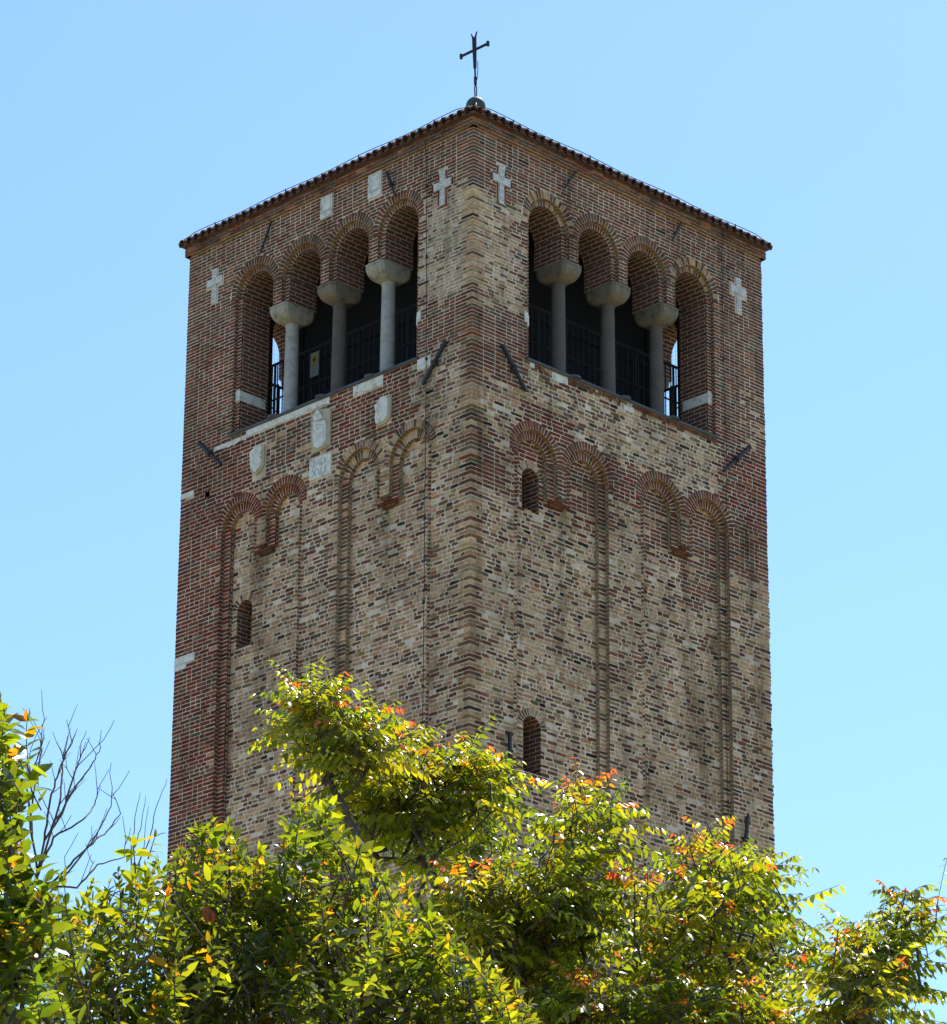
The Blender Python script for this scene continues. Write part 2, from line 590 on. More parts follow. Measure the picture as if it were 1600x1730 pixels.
def brick(mb, T, u0, u1, z0, z1, d, c, sm, irr):
    dep = U(.0008, .0035) + irr * U(-.001, .0035)
    j = .0015 + irr * .005
    fz = d - dep
    if irr > .3:
        cu, cz = min(.25 * (u1 - u0), .006 + irr * U(0, .016)), .25 * (z1 - z0)
        out = [(u0 + cu * U(.5, 1.2), z0), (u1 - cu * U(.5, 1.2), z0), (u1, z0 + cz * U(.5, 1.4)), (u1, z1 - cz * U(.5, 1.4)),
               (u1 - cu * U(.5, 1.2), z1), (u0 + cu * U(.5, 1.2), z1), (u0, z1 - cz * U(.5, 1.4)), (u0, z0 + cz * U(.5, 1.4))]
    else:
        out = [(u0, z0), (u1, z0), (u1, z1), (u0, z1)]
    i = len(mb.v)
    n = len(out)
    front = []
    for u, z in out:
        u += U(-j, j); z += U(-j, j)
        front.append((u, z))
        mb.v.append(T(u, fz + U(-.0006, .0006), z))
    for u, z in front: mb.v.append(T(u, d + .02, z))
    mb.f.append(tuple(range(i, i + n))); mb.m.append(0); mb.uv.append(None); mb.c.append(c); mb.s.append(sm)
    for k in range(n):
        k2 = (k + 1) % n
        mb.f.append((i + k, i + n + k, i + n + k2, i + k2)); mb.m.append(0); mb.uv.append(None); mb.c.append(c); mb.s.append(sm)


def subtract(iv, a, b):
    out = []
    for x, y in iv:
        if b <= x or a >= y: out.append((x, y)); continue
        if a > x: out.append((x, a))
        if b < y: out.append((b, y))
    return out


def courses(z0, z1, lo=.0605, hi=.0525, zsplit=23.6):
    z = z0
    while z < z1:
        h = lo if z < zsplit else hi
        yield z, z + h
        z += h


def lay(mb, T, face, d, allowed, z0, z1, seed):
    """lay courses of brick on plane d; allowed(z) gives the open intervals at that height"""
    zface = face + 'O' if seed == 3 else face
    for ci, (a, b) in enumerate(courses(z0, z1)):
        h = b - a
        for x, y in allowed((a + b) / 2):
            if y - x < .02: continue
            u = x
            first = True
            while u < y - .012:
                w, sm, irr = zone(zface, u + .1 + rng.gauss(0, .09), a + rng.gauss(0, .075))
                if irr > .5: ln = rng.choice([U(.06, .11), U(.10, .19), U(.14, .24)])
                else: ln = .218 if (ci % 2 == 0) == (rng.random() < .72) else .108
                if first and x > .05 and irr <= .5: ln = (.218 if ci % 2 else .108)
                first = False
                e = min(u + ln, y)
                if y - e < .045: e = y
                g = .0062 + irr * U(.0015, .0085)
                gz = .0062 + irr * U(.000, .0068)
                off = irr * (nz(u, a, 5, 2.0) - .5) * .022
                s = max(0.0, min(1.0, sm + U(-.05, .05)))
                if not (irr > .5 and rng.random() < .035):
                    brick(mb, T, u + g * (x < u), e - g * (e < y), a + gz + off, b - gz + off, d, pick(w), s, irr)
                u = e


def ring(mb, T, face, d, o, r0, r1, half, pitch=.066, wz=None, irr=.12, a0=0.0, a1=math.pi):
    n = max(5, round((a1 - a0) * (r1 - .03) / pitch))
    for k in range(n):
        t0, t1 = a0 + (a1 - a0) * k / n, a0 + (a1 - a0) * (k + 1) / n
        g = .0065 / r0
        tm = (t0 + t1) / 2
        ro = r1 * U(.985, 1.0)
        cm = abs(math.cos(tm))
        if half and cm * ro > half: ro = half / cm
        if ro - r0 < .02: continue
        w, sm, ir = zone(face, o.uc, o.zs + .3)
        if wz: w, sm, ir = wz
        c = pick(w)
        fd = d - U(.001, .004)
        q = [(r0 + .002, t0 + g), (r0 + .002, t1 - g), (ro, t1 - g * .55), (ro, t0 + g * .55)]
        pts = [(o.uc - r * math.cos(t), o.zs + r * math.sin(t)) for r, t in q]
        i = len(mb.v)
        for u, z in pts: mb.v.append(T(u + U(-.0015, .0015), fd, z + U(-.0015, .0015)))
        for u, z in pts: mb.v.append(T(u, d + .02, z))
        fs = [(i, i + 1, i + 2, i + 3)] + [(i + a, i + 4 + a, i + 4 + (a + 1) % 4, i + (a + 1) % 4) for a in range(4)]
        for f in fs:
            mb.f.append(f); mb.m.append(0); mb.uv.append(None); mb.c.append(c); mb.s.append(max(0, sm * .7 + U(-.1, .1)))


# stones set in the wall, cut out of the brickwork: face -> rectangles (u0,u1,z0,z1)
CUT = {'R': [], 'L': []}


def cross_outline(uc, zt, zb, hw, arm, armz, aw):
    return [(uc - aw, zb), (uc + aw * .9, zb), (uc + aw * .8, armz - hw), (uc + arm, armz - hw * 1.15), (uc + arm, armz + hw * 1.15), (uc + aw * .8, armz + hw),
            (uc + aw * 1.15, zt), (uc - aw * 1.15, zt), (uc - aw * .8, armz + hw), (uc - arm, armz + hw * 1.15), (uc - arm, armz - hw * 1.15), (uc - aw * .8, armz - hw)]


CROSSES = {'R': [(.545, 26.385, 25.815, True), (5.475, 26.335, 25.80, False)],
           'L': [(.60, 26.33, 25.805, True), (5.41, 26.43, 25.885, False)]}
for fc, lst in CROSSES.items():
    for uc, zt, zb, fr in lst:
        p = .03 if fr else .012
        az = zt - .205
        CUT[fc] += [(uc - .06 - p, uc + .06 + p, zb - p, zt + p), (uc - .175 - p, uc + .175 + p, az - .06 - p, az + .06 + p)]
PLAQ = {'L': [(1.84, 2.115, 26.42, 26.795), (2.86, 3.115, 26.45, 26.785)]}
SHIELDS = [(4.16, 4.44, 22.79, 23.275), (2.80, 3.19, 22.82, 23.42), (1.575, 1.87, 22.825, 23.25)]
TABLET = (2.77, 3.21, 22.415, 22.725)
QUOINS = [(5.575, 6.006, 20.36, 20.475), (5.75, 6.006, 20.275, 20.355), (5.72, 6.006, 22.92, 23.0)]
CUT['L'] += PLAQ['L'] + SHIELDS + [TABLET] + QUOINS
BANDS = {'L': [(2.84, 4.60, 23.50, 23.60), (1.75, 2.35, 23.46, 23.60), (4.6, 5.3, 23.47, 23.535), (.80, 1.06, 23.44, 23.60)],
         'R': [(1.55, 1.86, 23.49, 23.585), (1.12, 1.2, 23.53, 23.59), (3.0, 3.2, 23.47, 23.53)]}
for fc in BANDS: CUT[fc] += BANDS[fc]
CUT['R'] += [(1.01, 1.075, 24.17, 24.325)]
CUT['L'] += [(1.01, 1.075, 24.17, 24.325)]

tower = empty("bell_tower", (3, 3, 0))
tag(tower, "tall square brick bell tower with arched belfry openings and a cross on its roof", "bell tower")
tower_inv = Matrix.Translation((-3, -3, 0))


def part(mb, name, mats, parent=None, smooth=False):
    o = mb.build(name, mats, parent or tower, smooth)
    if parent is None: o.matrix_parent_inverse = tower_inv
    return o


wall = MB()       # materials: 0 brick, 1 mortar, 2 reveal, 3 lichens and painted bounce
FACES = {'R': (TR, BL_R, SLIT_R, HOLE_R), 'L': (TL, BL_L, SLIT_L, HOLE_L)}
ARCHES = []
for fc, (T, bl, slits, holes) in FACES.items():
    b_out, b_in = blind(bl, False), blind(bl, True)
    top = 26.83
    # mortar sheets
    sheet(wall, T, BEL_OUT + b_out + holes, 0, WID, 0, top, 0, 1)
    sheet(wall, T, BEL_IN, 1.0, 5.0, SILL, 26.6, D1, 1)
    sheet(wall, T, b_in, .70, 5.3, BOT, 22.85, E1, 1)
    sheet(wall, T, slits, .70, 5.3, BOT, 22.8, E2, 1)
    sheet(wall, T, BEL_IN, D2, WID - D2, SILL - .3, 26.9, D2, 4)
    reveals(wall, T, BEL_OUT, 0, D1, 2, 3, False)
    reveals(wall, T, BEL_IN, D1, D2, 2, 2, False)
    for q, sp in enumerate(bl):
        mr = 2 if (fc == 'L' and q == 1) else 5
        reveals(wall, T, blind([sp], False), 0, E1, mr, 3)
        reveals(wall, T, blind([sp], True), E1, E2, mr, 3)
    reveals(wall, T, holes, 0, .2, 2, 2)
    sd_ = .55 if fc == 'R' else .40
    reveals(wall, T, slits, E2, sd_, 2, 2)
    for o in slits:
        wall.box(T, o.u0 - .1, o.u1 + .1, sd_, sd_ + .05, o.zb - .1, o.zs + .3, 2, faces="f")
    for o in holes:
        wall.box(T, o.u0 - .02, o.u1 + .02, .2, .22, o.zb - .02, o.ztc + .02, 2, faces="f")

    # --- courses on the front plane, with a shared quoin brick on the corner edge
    qz = {}
    for ci, (a, b) in enumerate(courses(BOT, top)):
        w, sm, irr = zone('R', .05, a)
        qz[round((a + b) / 2, 4)] = ((.218, .105) if ci % 2 else (.105, .218))

    def allowed0(z):
        k = round(z, 4)
        q = qz[k][0 if fc == 'R' else 1]
        iv = [(q + .009, WID - (.105 if int(z * 1000) % 2 else .21))]
        for o in BEL_OUT:
            s = o.span(z, .125)
            if s: iv = subtract(iv, s[0], s[1])
        for o in b_out:
            s = o.span(z, .12)
            if s and z > BOT: iv = subtract(iv, s[0], s[1])
        for o in holes:
            s = o.span(z)
            if s: iv = subtract(iv, s[0] - .01, s[1] + .01)
        for u0, u1, za, zb in CUT[fc]:
            if za - .012 < z < zb + .012: iv = subtract(iv, u0 - .008, u1 + .008)
        return iv
    lay(wall, T, fc, 0.0, allowed0, BOT, top, 1)

    # --- belfry inner order: strips beside the openings
    def allowed1(z):
        iv = []
        for o in BEL_OUT:
            s = o.span(z)
            if s: iv.append(s)
        for o in BEL_IN:
            s = o.span(z)
            if s: iv = subtract(iv, s[0], s[1])
        if 24.15 < z < 24.34: iv = []
        return iv
    lay(wall, T, fc, D1, allowed1, SILL, BZS, 2)

    def allowedb1(z):
        iv = []
        for o in b_out:
            s = o.span(z)
            if s: iv.append(s)
        for o in b_in:
            s = o.span(z)
            if s: iv = subtract(iv, s[0], s[1])
        return iv
    lay(wall, T, fc, E1, allowedb1, BOT, 22.2, 3)

    def allowedb2(z):
        iv = []
        for o in b_in:
            s = o.span(z)
            if s: iv.append(s)
        iv = sorted(iv)
        mer = []
        for s in iv:
            if mer and s[0] <= mer[-1][1] + .001: mer[-1] = (mer[-1][0], max(mer[-1][1], s[1]))
            else: mer.append(s)
        for o in slits:
            s = o.span(z, .115)
            if s: mer = subtract(mer, s[0], s[1])
        return mer
    lay(wall, T, fc, E2, allowedb2, BOT, 22.56, 4)

# quoin bricks wrapping the near edge and the two outer edges
for ci, (a, b) in enumerate(courses(BOT, 26.83)):
    w, sm, irr = zone('R', .05, a)
    w2, sm2, irr2 = zone('L', .05, a)
    if rng.random() < .5: w, sm, irr = w2, sm2, irr2
    lr, ll = ((.218, .105) if ci % 2 else (.105, .218))
    dp = U(.001, .004) + irr * U(.0, .007)
    g = .006 + irr * U(.001, .004)
    c = pick(w); s_ = max(0, sm * .6 + U(-.1, .1))
    wall.box(TR, -dp, lr, -dp, .02, a + g, b - g, 0, c, s_, "fbtr")
    wall.box(TL, -dp, ll, -dp, .02, a + g, b - g, 0, c, s_, "fbtr")
    for fc, T in (('R', TR), ('L', TL)):
        skip = fc == 'L' and any(za - .01 < (a + b) / 2 < zb + .01 and u1 > 5.99 for u0, u1, za, zb in CUT['L'])
        if skip: continue
        w, sm, irr = zone(fc, 5.9, a)
        ir = irr + (.5 if fc == 'R' else 0)
        dp = U(.001, .006) + ir * U(-.002, .02)
        arm = .105 if int((a + b) / 2 * 1000) % 2 else .21
        wall.box(T, WID - arm + .008, WID + dp, -U(.001, .004), .12, a + g, b - g, 0, pick(w), sm * .6, "fbtrlk")

# far walls (seen only through the belfry)
for T in (TB, TE):
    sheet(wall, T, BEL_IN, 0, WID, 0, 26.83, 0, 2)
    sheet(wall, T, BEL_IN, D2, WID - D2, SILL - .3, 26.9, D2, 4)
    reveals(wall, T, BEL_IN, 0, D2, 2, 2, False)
part(wall, "wall", [M_BRICK, M_MORTAR, M_REV, M_LICH_BOUNCE, M_INNER, M_REV2])

# arches: each ring pair a part of its own
RED = (dict(red=.5, brown=.28, grey=.2), .08, .1)
DEEPW = (dict(deep=.75, red=.25), .05, .1)
WORNW = (dict(brown=.3, tan=.3, grey=.2, yel=.2), .5, .4)
PALEW = (dict(yel=.3, tan=.3, brown=.25, grey=.15), .45, .3)
for fc, (T, bl, slits, holes) in FACES.items():
    for i, (oo, oi) in enumerate(zip([o for o in BEL_OUT if o.r], [o for o in BEL_IN if o.r])):
        mb = MB()
        wz = RED
        if fc == 'R' and i in (0, 3): wz = (dict(brown=.3, yel=.2, grey=.25, tan=.15, red=.1), .32, .2)
        ring(mb, T, fc, 0, oo, .42, .545, .505 if True else None, wz=wz)
        ring(mb, T, fc, D1, oi, .33, .418, None, pitch=.056, wz=wz)
        part(mb, "belfry_arch", M_BRICK)
    for j, (a, b, r, zs) in enumerate(bl):
        for k, c in enumerate((a + r, b - r)):
            o = Op(c - r, c + r, BOT, uc=c, zs=zs, r=r)
            mb = MB()
            if fc == 'R': wz = (dict(red=.65, deep=.1, brown=.2, grey=.05), .06, .1)
            else: wz = DEEPW if j == 1 else WORNW
            half = (b - a) / 2 - r
            ring(mb, T, fc, 0, o, r, r + .12, half if half < r + .12 else None, pitch=.062, wz=wz)
            ring(mb, T, fc, E1, o, r - RIN, r - .003, None, pitch=.062, wz=wz)
            part(mb, "blind_arch", M_BRICK)
        # hanging corbel between the two arches
        mb = MB()
        uc = (a + b) / 2
        hw = (b - a) / 2 - 2 * r
        cc_ = dict(brown=.75, grey=.25)
        for q, s_ in enumerate((.66,)):
            w_ = (hw + RIN) * s_
            mb.prism(T, [(uc - w_ * .86, 21.68 - .05 * (q + 1)), (uc + w_ * .86, 21.68 - .05 * (q + 1)), (uc + w_, 21.68 - .05 * q - .004), (uc - w_, 21.68 - .05 * q - .004)],
                     E1 + .018, E2 + .02, 0, pick(cc_))
        mb.prism(T, [(uc - hw * .5, 21.705), (uc + hw * .5, 21.705), (uc + hw * .98, 21.746), (uc - hw * .98, 21.746)], .012, E1 + .02, 0, pick(cc_))
        part(mb, "corbel", M_BRICK)
    for o in slits:
        mb = MB()
        ring(mb, T, fc, E2, o, o.r, o.r + .115, None, pitch=.058, wz=PALEW if o.zs > 20 else WORNW)
        part(mb, "slit_window_arch", M_BRICK)

# columns and capitals
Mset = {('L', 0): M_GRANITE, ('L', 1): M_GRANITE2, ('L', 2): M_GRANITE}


def capital(mb, T, uc, hw, z0, z1, d0, d1, r0):
    """block with a moulded top that curves in to the round shaft"""
    dc = (d0 + d1) / 2
    hd = (d1 - d0) / 2
    n = 32
    rows = [(0.0, 1.0), (.13, 1.0), (.14, .95), (.19, .95), (.20, .985)]
    for q in range(1, 13):
        t_ = q / 12
        rows.append((.20 + .80 * t_, .985 * max(0.0, 1 - t_ ** 2.4) ** .62))
    idx = []
    for t, k in rows:
        z = z1 + (z0 - z1) * t
        row = []
        sq = min(1.0, k * 2.6)
        hu, hv = r0 + (hw - r0) * k, r0 + (hd - r0) * k
        for j in range(n):
            a = 2 * math.pi * (j + .5) / n
            ca, sa = math.cos(a), math.sin(a)
            s_ = 1 / max(abs(ca), abs(sa))
            s_ = 1 + (s_ - 1) * sq
            row.append(len(mb.v))
            mb.v.append(T(uc + hu * ca * s_, dc + hv * sa * s_, z))
        idx.append(row)
    def face(f):
        mb.f.append(f); mb.m.append(0); mb.uv.append(None); mb.c.append((1, 1, 1)); mb.s.append(0)
    for ra, rb in zip(idx, idx[1:]):
        for j in range(n):
            face((ra[j], ra[(j + 1) % n], rb[(j + 1) % n], rb[j]))
    face(tuple(idx[0])); face(tuple(idx[-1]))


for fc, T in (('R', TR), ('L', TL), ('B', TB), ('E', TE)):
    for i in range(3):
        uc = (BC[i] + BC[i + 1]) / 2
        c = T(uc, .30, 0)
        mb = MB()
        mb.lathe((c[0], c[1], 0), [(.125, SILL + .005), (.125, SILL + .06), (.112, SILL + .08), (.106, SILL + .12), (.104, 24.3), (.098, 25.0),
                                   (.096, 25.12), (.104, 25.13), (.104, 25.16), (.097, 25.17), (.097, 25.20)], 22)
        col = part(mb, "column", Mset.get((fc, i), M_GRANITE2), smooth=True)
        for p in col.data.polygons: pass
        mb = MB()
        capital(mb, T, uc, .185, 25.165, 25.398, -.012 if fc in 'RL' else .03, .59, .098)
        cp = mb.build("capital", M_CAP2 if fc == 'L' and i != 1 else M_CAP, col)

# sill: lead sheet with a rolled edge, soldier course below it
for fc, T in (('R', TR), ('L', TL)):
    mb = MB()
    mb.box(T, 1.035, 4.955, -.02, D2 + .05, SILL - .012, SILL + .016, 0)
    mb.tube([T(1.03, -.022, SILL + .002), T(2.4, -.024, SILL + .004), T(3.6, -.022, SILL + .0), T(4.96, -.022, SILL + .002)], .022, 8)
    sl_ = part(mb, "lead_sill", M_LEAD)
    for i in range(3):
        uc = (BC[i] + BC[i + 1]) / 2
        mb = MB()
        mb.lathe(T(uc, .0, SILL + .0), [(.10, -.006), (.10, .026), (.06, .034)], 14)
        mb.build("lead_collar", M_LEAD, sl_)
    for u0, u1, z0, z1 in BANDS[fc]:
        mb = MB()
        n = max(4, int((u1 - u0) / .06))
        topv = [(u0 + (u1 - u0) * k / n, z1 + U(-.006, .0)) for k in range(n + 1)]
        botv = [(u0 + (u1 - u0) * k / n, z0 + U(-.022, .022)) for k in range(n + 1)]
        for k in range(n):
            mb.prism(T, [botv[k], botv[k + 1], topv[k + 1], topv[k]], -.010, .01)
        part(mb, "stone_band", M_STONE)
    for u0, u1, d0 in ((1.01, 1.075, -.014), (1.065, 1.155, D1 - .012), (4.842, 4.93, D1 - .012)):
        mb = MB()
        mb.box(T, u0, u1, d0, D2 - .05 if u0 > 1.06 else .05, 24.17, 24.325)
        part(mb, "stone_block", M_STONE)

# brick soldier course under the right-hand sill, interrupted by the white stones
runs = [(1.22, 1.54), (1.88, 2.98), (3.22, 4.96)]
for ra, rb in runs:
    mb = MB()
    u = ra
    while u < rb - .04:
        brick(mb, TR, u, u + .047, 23.532, 23.598, -.002, pick(RED[0]), .15, .1)
        u += .056
    part(mb, "soldier_course", M_BRICK)

# stone crosses, some framed by tiles on edge
for fc, lst in CROSSES.items():
    T = FACES[fc][0]
    for uc, zt, zb, fr in lst:
        mb = MB()
        az = zt - .205
        mb.prism(T, cross_outline(uc, zt, zb, .052, .168, az, .052), -.02, .02)
        o = part(mb, "stone_cross", M_CARVED)
        for k in range(5):          # little carved rings on the upright
            mb = MB()
            zc = zb + .07 + (zt - zb - .14) * k / 4
            mb.tube([T(uc + .028 * math.cos(a), -.021, zc + .028 * math.sin(a)) for a in [q * math.pi / 6 for q in range(13)]], .0035, 4)
            mb.build("carved_ring", M_GRANITE, o)
        if fr:
            mb = MB()
            e = .012
            for (u0, u1, z0, z1) in ((uc - .085, uc - .062, zb, az - .07), (uc + .062, uc + .085, zb + .02, az - .07), (uc - .1, uc + .1, zb - .03, zb - .008),
                                     (uc - .175, uc - .07, az - .092, az - .07), (uc + .07, uc + .175, az - .092, az - .07), (uc - .205, uc - .182, az - .06, az + .06),
                                     (uc + .182, uc + .205, az - .06, az + .06), (uc - .175, uc - .075, az + .07, az + .092), (uc + .075, uc + .175, az + .07, az + .092),
                                     (uc - .088, uc - .066, az + .1, zt), (uc + .066, uc + .088, az + .1, zt)):
                mb.box(T, u0, u1, -.008, .01, z0, z1, 0, pick(dict(deep=.8, red=.2)), .08)
            mb.build("tile_frame", M_BRICK, o)

# plaques high on the left face
for u0, u1, z0, z1 in PLAQ['L']:
    mb = MB()
    out = []
    for k in range(9): out.append((u0 + (u1 - u0) * k / 8, z0 + U(-.004, .004)))
    for k in range(9): out.append((u1 + U(-.008, .004), z0 + (z1 - z0) * k / 8))
    for k in range(9): out.append((u1 + (u0 - u1) * k / 8, z1 + U(-.012, .004)))
    for k in range(9): out.append((u0 + U(-.004, .008), z1 + (z0 - z1) * k / 8))
    mb.prism(TL, out, -.02, .02)
    o = part(mb, "plaque", M_STONE)
    mb = MB()
    m_ = .03
    fr_ = [(u0 + m_, z0 + .10), (u1 - m_, z0 + .10), (u1 - m_, z1 - m_), (u0 + m_, z1 - m_), (u0 + m_, z0 + .10)]
    mb.tube([TL(a, -.021, b) for a, b in fr_], .004, 4)
    mb.tube([TL(u0 + .01, -.021, z0 + .085), TL(u1 - .01, -.021, z0 + .085)], .004, 4)
    mb.build("border", M_GRANITE, o)


SH_OUT = [[(4.383, 23.254), (4.242, 23.273), (4.175, 23.264), (4.178, 22.94), (4.225, 22.874), (4.334, 22.826), (4.431, 22.888), (4.453, 23.02), (4.475, 23.189), (4.434, 23.243)],
          [(3.198, 23.429), (3.136, 23.427), (3.033, 23.453), (2.816, 23.404), (2.787, 23.356), (2.792, 22.851), (2.86, 22.826), (3.15, 22.804), (3.179, 22.999), (3.205, 23.235), (3.192, 23.251)],
          [(1.749, 23.26), (1.586, 23.243), (1.559, 23.162), (1.568, 22.899), (1.655, 22.836), (1.836, 22.824), (1.864, 22.943), (1.844, 23.026), (1.881, 23.16), (1.762, 23.18)]]
M_STAINST = make_stone("stained_stone", (.46, .40, .28), (.24, .19, .10), 6)
for i, out in enumerate(SH_OUT):
    mb = MB()
    cu = sum(p[0] for p in out) / len(out); cz = sum(p[1] for p in out) / len(out)
    mb.prism(TL, out, -.03, .02)
    o = part(mb, "coat_of_arms", M_STAINST)
    mb = MB()
    if i == 1:
        mb.prism(TL, [(3.116, 23.274), (2.857, 23.23), (2.847, 22.901), (2.906, 22.851), (3.013, 22.849), (3.084, 22.892), (3.109, 22.978)], -.065, -.02)
        mb.build("shield", M_STONE, o)
        mb = MB()
        mb.prism(TL, [(3.105, 23.29), (3.125, 23.369), (3.048, 23.44), (3.0, 23.405), (2.935, 23.31), (2.96, 23.255)], -.058, -.02)
        mb.build("crest", M_STONE, o)
        mb = MB()
        mb.tube([TL(u, -.066, z) for u, z in ((3.08, 23.21), (2.89, 23.17), (2.885, 22.95))], .004, 4)
        mb.build("carved_line", M_GRANITE, o)
    else:
        mb.prism(TL, [(cu + (u - cu) * .82 + .012, cz + (z - cz) * .86 + .008) for u, z in out], -.055, -.02)
        mb.build("shield", M_STONE, o)
        mb = MB()
        for q in range(3):
            mb.tube([TL(cu + .06 - .05 * q + U(-.01, .01), -.056, cz + U(.06, .12)), TL(cu + .05 - .05 * q + U(-.02, .02), -.056, cz), TL(cu + .04 - .045 * q, -.056, cz - U(.06, .1))], .0035, 4)
            break
        mb.build("carved_line", M_GRANITE, o)

# tablet with cut Roman letters
u0, u1, z0, z1 = TABLET
mb = MB()
mb.box(TL, u0, u1, -.022, .02, z0, z1)
tab = part(mb, "inscribed_tablet", M_STONE)
mb = MB()
GL = {'M': [[(0, 0), (.1, 1), (.5, .3), (.9, 1), (1, 0)]], 'D': [[(0, 0), (0, 1), (.6, .9), (.9, .5), (.6, .1), (0, 0)]], 'V': [[(0, 1), (.5, 0), (1, 1)]],
      'X': [[(0, 0), (1, 1)], [(0, 1), (1, 0)]], 'I': [[(.5, 0), (.5, 1)]], 'N': [[(0, 0), (0, 1), (1, 0), (1, 1)]], 'A': [[(0, 0), (.5, 1), (1, 0)]],
      'K': [[(0, 0), (0, 1)], [(1, 1), (0, .5), (1, 0)]]}


def letters(word, ul, ur, zlo, zhi):
    n = len(word)
    for k, ch in enumerate(word):
        a = ul + (ur - ul) * k / n
        b = ul + (ur - ul) * (k + .78) / n
        for st in GL[ch]:
            mb.tube([TL(a + (b - a) * x, -.0225, zlo + (zhi - zlo) * y) for x, y in st], .0036, 4)


letters("MD", u1 - .10, u0 + .06, z0 + .175, z0 + .275)
letters("XVI", u1 - .06, u0 + .04, z0 + .03, z0 + .145)
mb.build("lettering", M_GRANITE2, tab)

for u0, u1, z0, z1 in QUOINS:
    mb = MB()
    mb.box(TL, u0, u1, -.008, .2, z0, z1)
    part(mb, "quoin_stone", M_STONE)

# iron wall anchors
ANCH = {'R': [((.53, 23.654), (.992, 23.10), .03), ((5.606, 23.663), (5.016, 23.108), .029), ((1.986, 26.81), (1.761, 26.478), .016), ((4.193, 26.773), (3.989, 26.417), .016),
              ((.70, 18.12), (.715, 17.35), .026), ((5.40, 18.02), (5.30, 17.35), .026)],
        'L': [((.453, 23.68), (.898, 23.164), .03), ((5.582, 23.685), (5.078, 23.204), .029), ((1.695, 26.69), (1.507, 26.257), .02), ((4.133, 26.763), (4.346, 26.328), .017)]}
for fc, lst in ANCH.items():
    T = FACES[fc][0]
    for (ua, za), (ub, zb), r in lst:
        mb = MB()
        d = -.055
        p0, p1 = T(ua, d, za), T(ub, d, zb)
        pm = tuple((a + b) / 2 for a, b in zip(p0, p1))
        mb.tube([p0, tuple(a * .93 + b * .07 for a, b in zip(p0, p1)), pm, p1], [r * 1.5, r * 1.05, r, r * .85], 4)
        ax = Vector(p1) - Vector(p0); ax.normalize()
        if r > .018:
            mb.tube([Vector(pm) - ax * .022, Vector(pm) + ax * .022], r * 1.75, 8)
        q = T((ua + ub) / 2, .05, (za + zb) / 2)
        mb.tube([pm, q], r * .7, 5)
        part(mb, "iron_anchor", M_IRON)

# cornice: four projecting courses
PRJ = .06
mb = MB()
for T in (TR, TL, TB, TE):
    e = PRJ - .008 if T in (TR, TB) else PRJ - .009
    mb.box(T, -e, WID + e, -e, .3, 26.822, 26.985, 1, faces="fblr" if T in (TR, TL) else "f")
    # underside in ochre: lichens and painted ground bounce
    q = [(-PRJ, -e + .001), (WID + PRJ, -e + .001), (WID + PRJ, .05), (-PRJ, .05)]
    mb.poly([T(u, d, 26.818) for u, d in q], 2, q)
for fc, T in (('R', TR), ('L', TL)):
    for ci in range(3):
        a = 26.822 + ci * .055
        u = -PRJ
        k = ci
        while u < WID + PRJ - .02:
            ln = .218 if (k % 2) else .108
            if rng.random() < .25: ln = .218
            e = min(u + ln, WID + PRJ)
            w = dict(red=.4, brown=.33, grey=.2, orange=.07)
            ww = .0045
            brick(mb, T, u + (ww if u > 0 else (0 if fc == 'R' else .012)), e - ww, a + .006, a + .051, -PRJ + .004, pick(w), .08, .12)
            u = e; k += 1
part(mb, "cornice", [M_BRICK, M_MORTAR, M_LICH_BOUNCE])

# roof: pyramid covered by rows of barrel tiles
EO = .105
APEX = (3.0, 3.0, 28.75)
EZ = 27.0
roof = MB()
cs = [(-EO, -EO), (WID + EO, -EO), (WID + EO, WID + EO), (-EO, WID + EO)]
for k in range(4):
    a, b = cs[k], cs[(k + 1) % 4]
    roof.poly([(a[0], a[1], EZ), (b[0], b[1], EZ), APEX])
    roof.poly([(a[0], a[1], EZ - .018), (b[0], b[1], EZ - .018), (3, 3, EZ - .018)])
    roof.poly([(a[0], a[1], EZ - .018), (b[0], b[1], EZ - .018), (b[0], b[1], EZ), (a[0], a[1], EZ)])
SL = (APEX[2] - EZ) / (3 + EO)


def halfpipe(mb, base, along, across, upv, r, L, n=6, thick=.014):
    prof = []
    for j in range(n + 1):
        a = math.pi * j / n
        prof.append((math.cos(a), math.sin(a)))
    c = (U(.8, 1.2),) * 3
    for ro in (r, r - thick):
        for j in range(n):
            p = [base + across * (ro * prof[q][0]) + upv * (ro * prof[q][1] * 1.0) for q in (j, j + 1)]
            p2 = [base + along * L + across * (ro * .86 * prof[q][0]) + upv * (ro * .86 * prof[q][1]) for q in (j, j + 1)]
            mb.poly([tuple(p[0]), tuple(p[1]), tuple(p2[1]), tuple(p2[0])], 0, None, c)
    for j in range(n):
        a_, b_ = prof[j], prof[j + 1]
        mb.poly([tuple(base + across * (r * a_[0]) + upv * (r * a_[1])), tuple(base + across * (r * b_[0]) + upv * (r * b_[1])),
                 tuple(base + across * ((r - thick) * b_[0]) + upv * ((r - thick) * b_[1])), tuple(base + across * ((r - thick) * a_[0]) + upv * ((r - thick) * a_[1]))], 0, None, c)


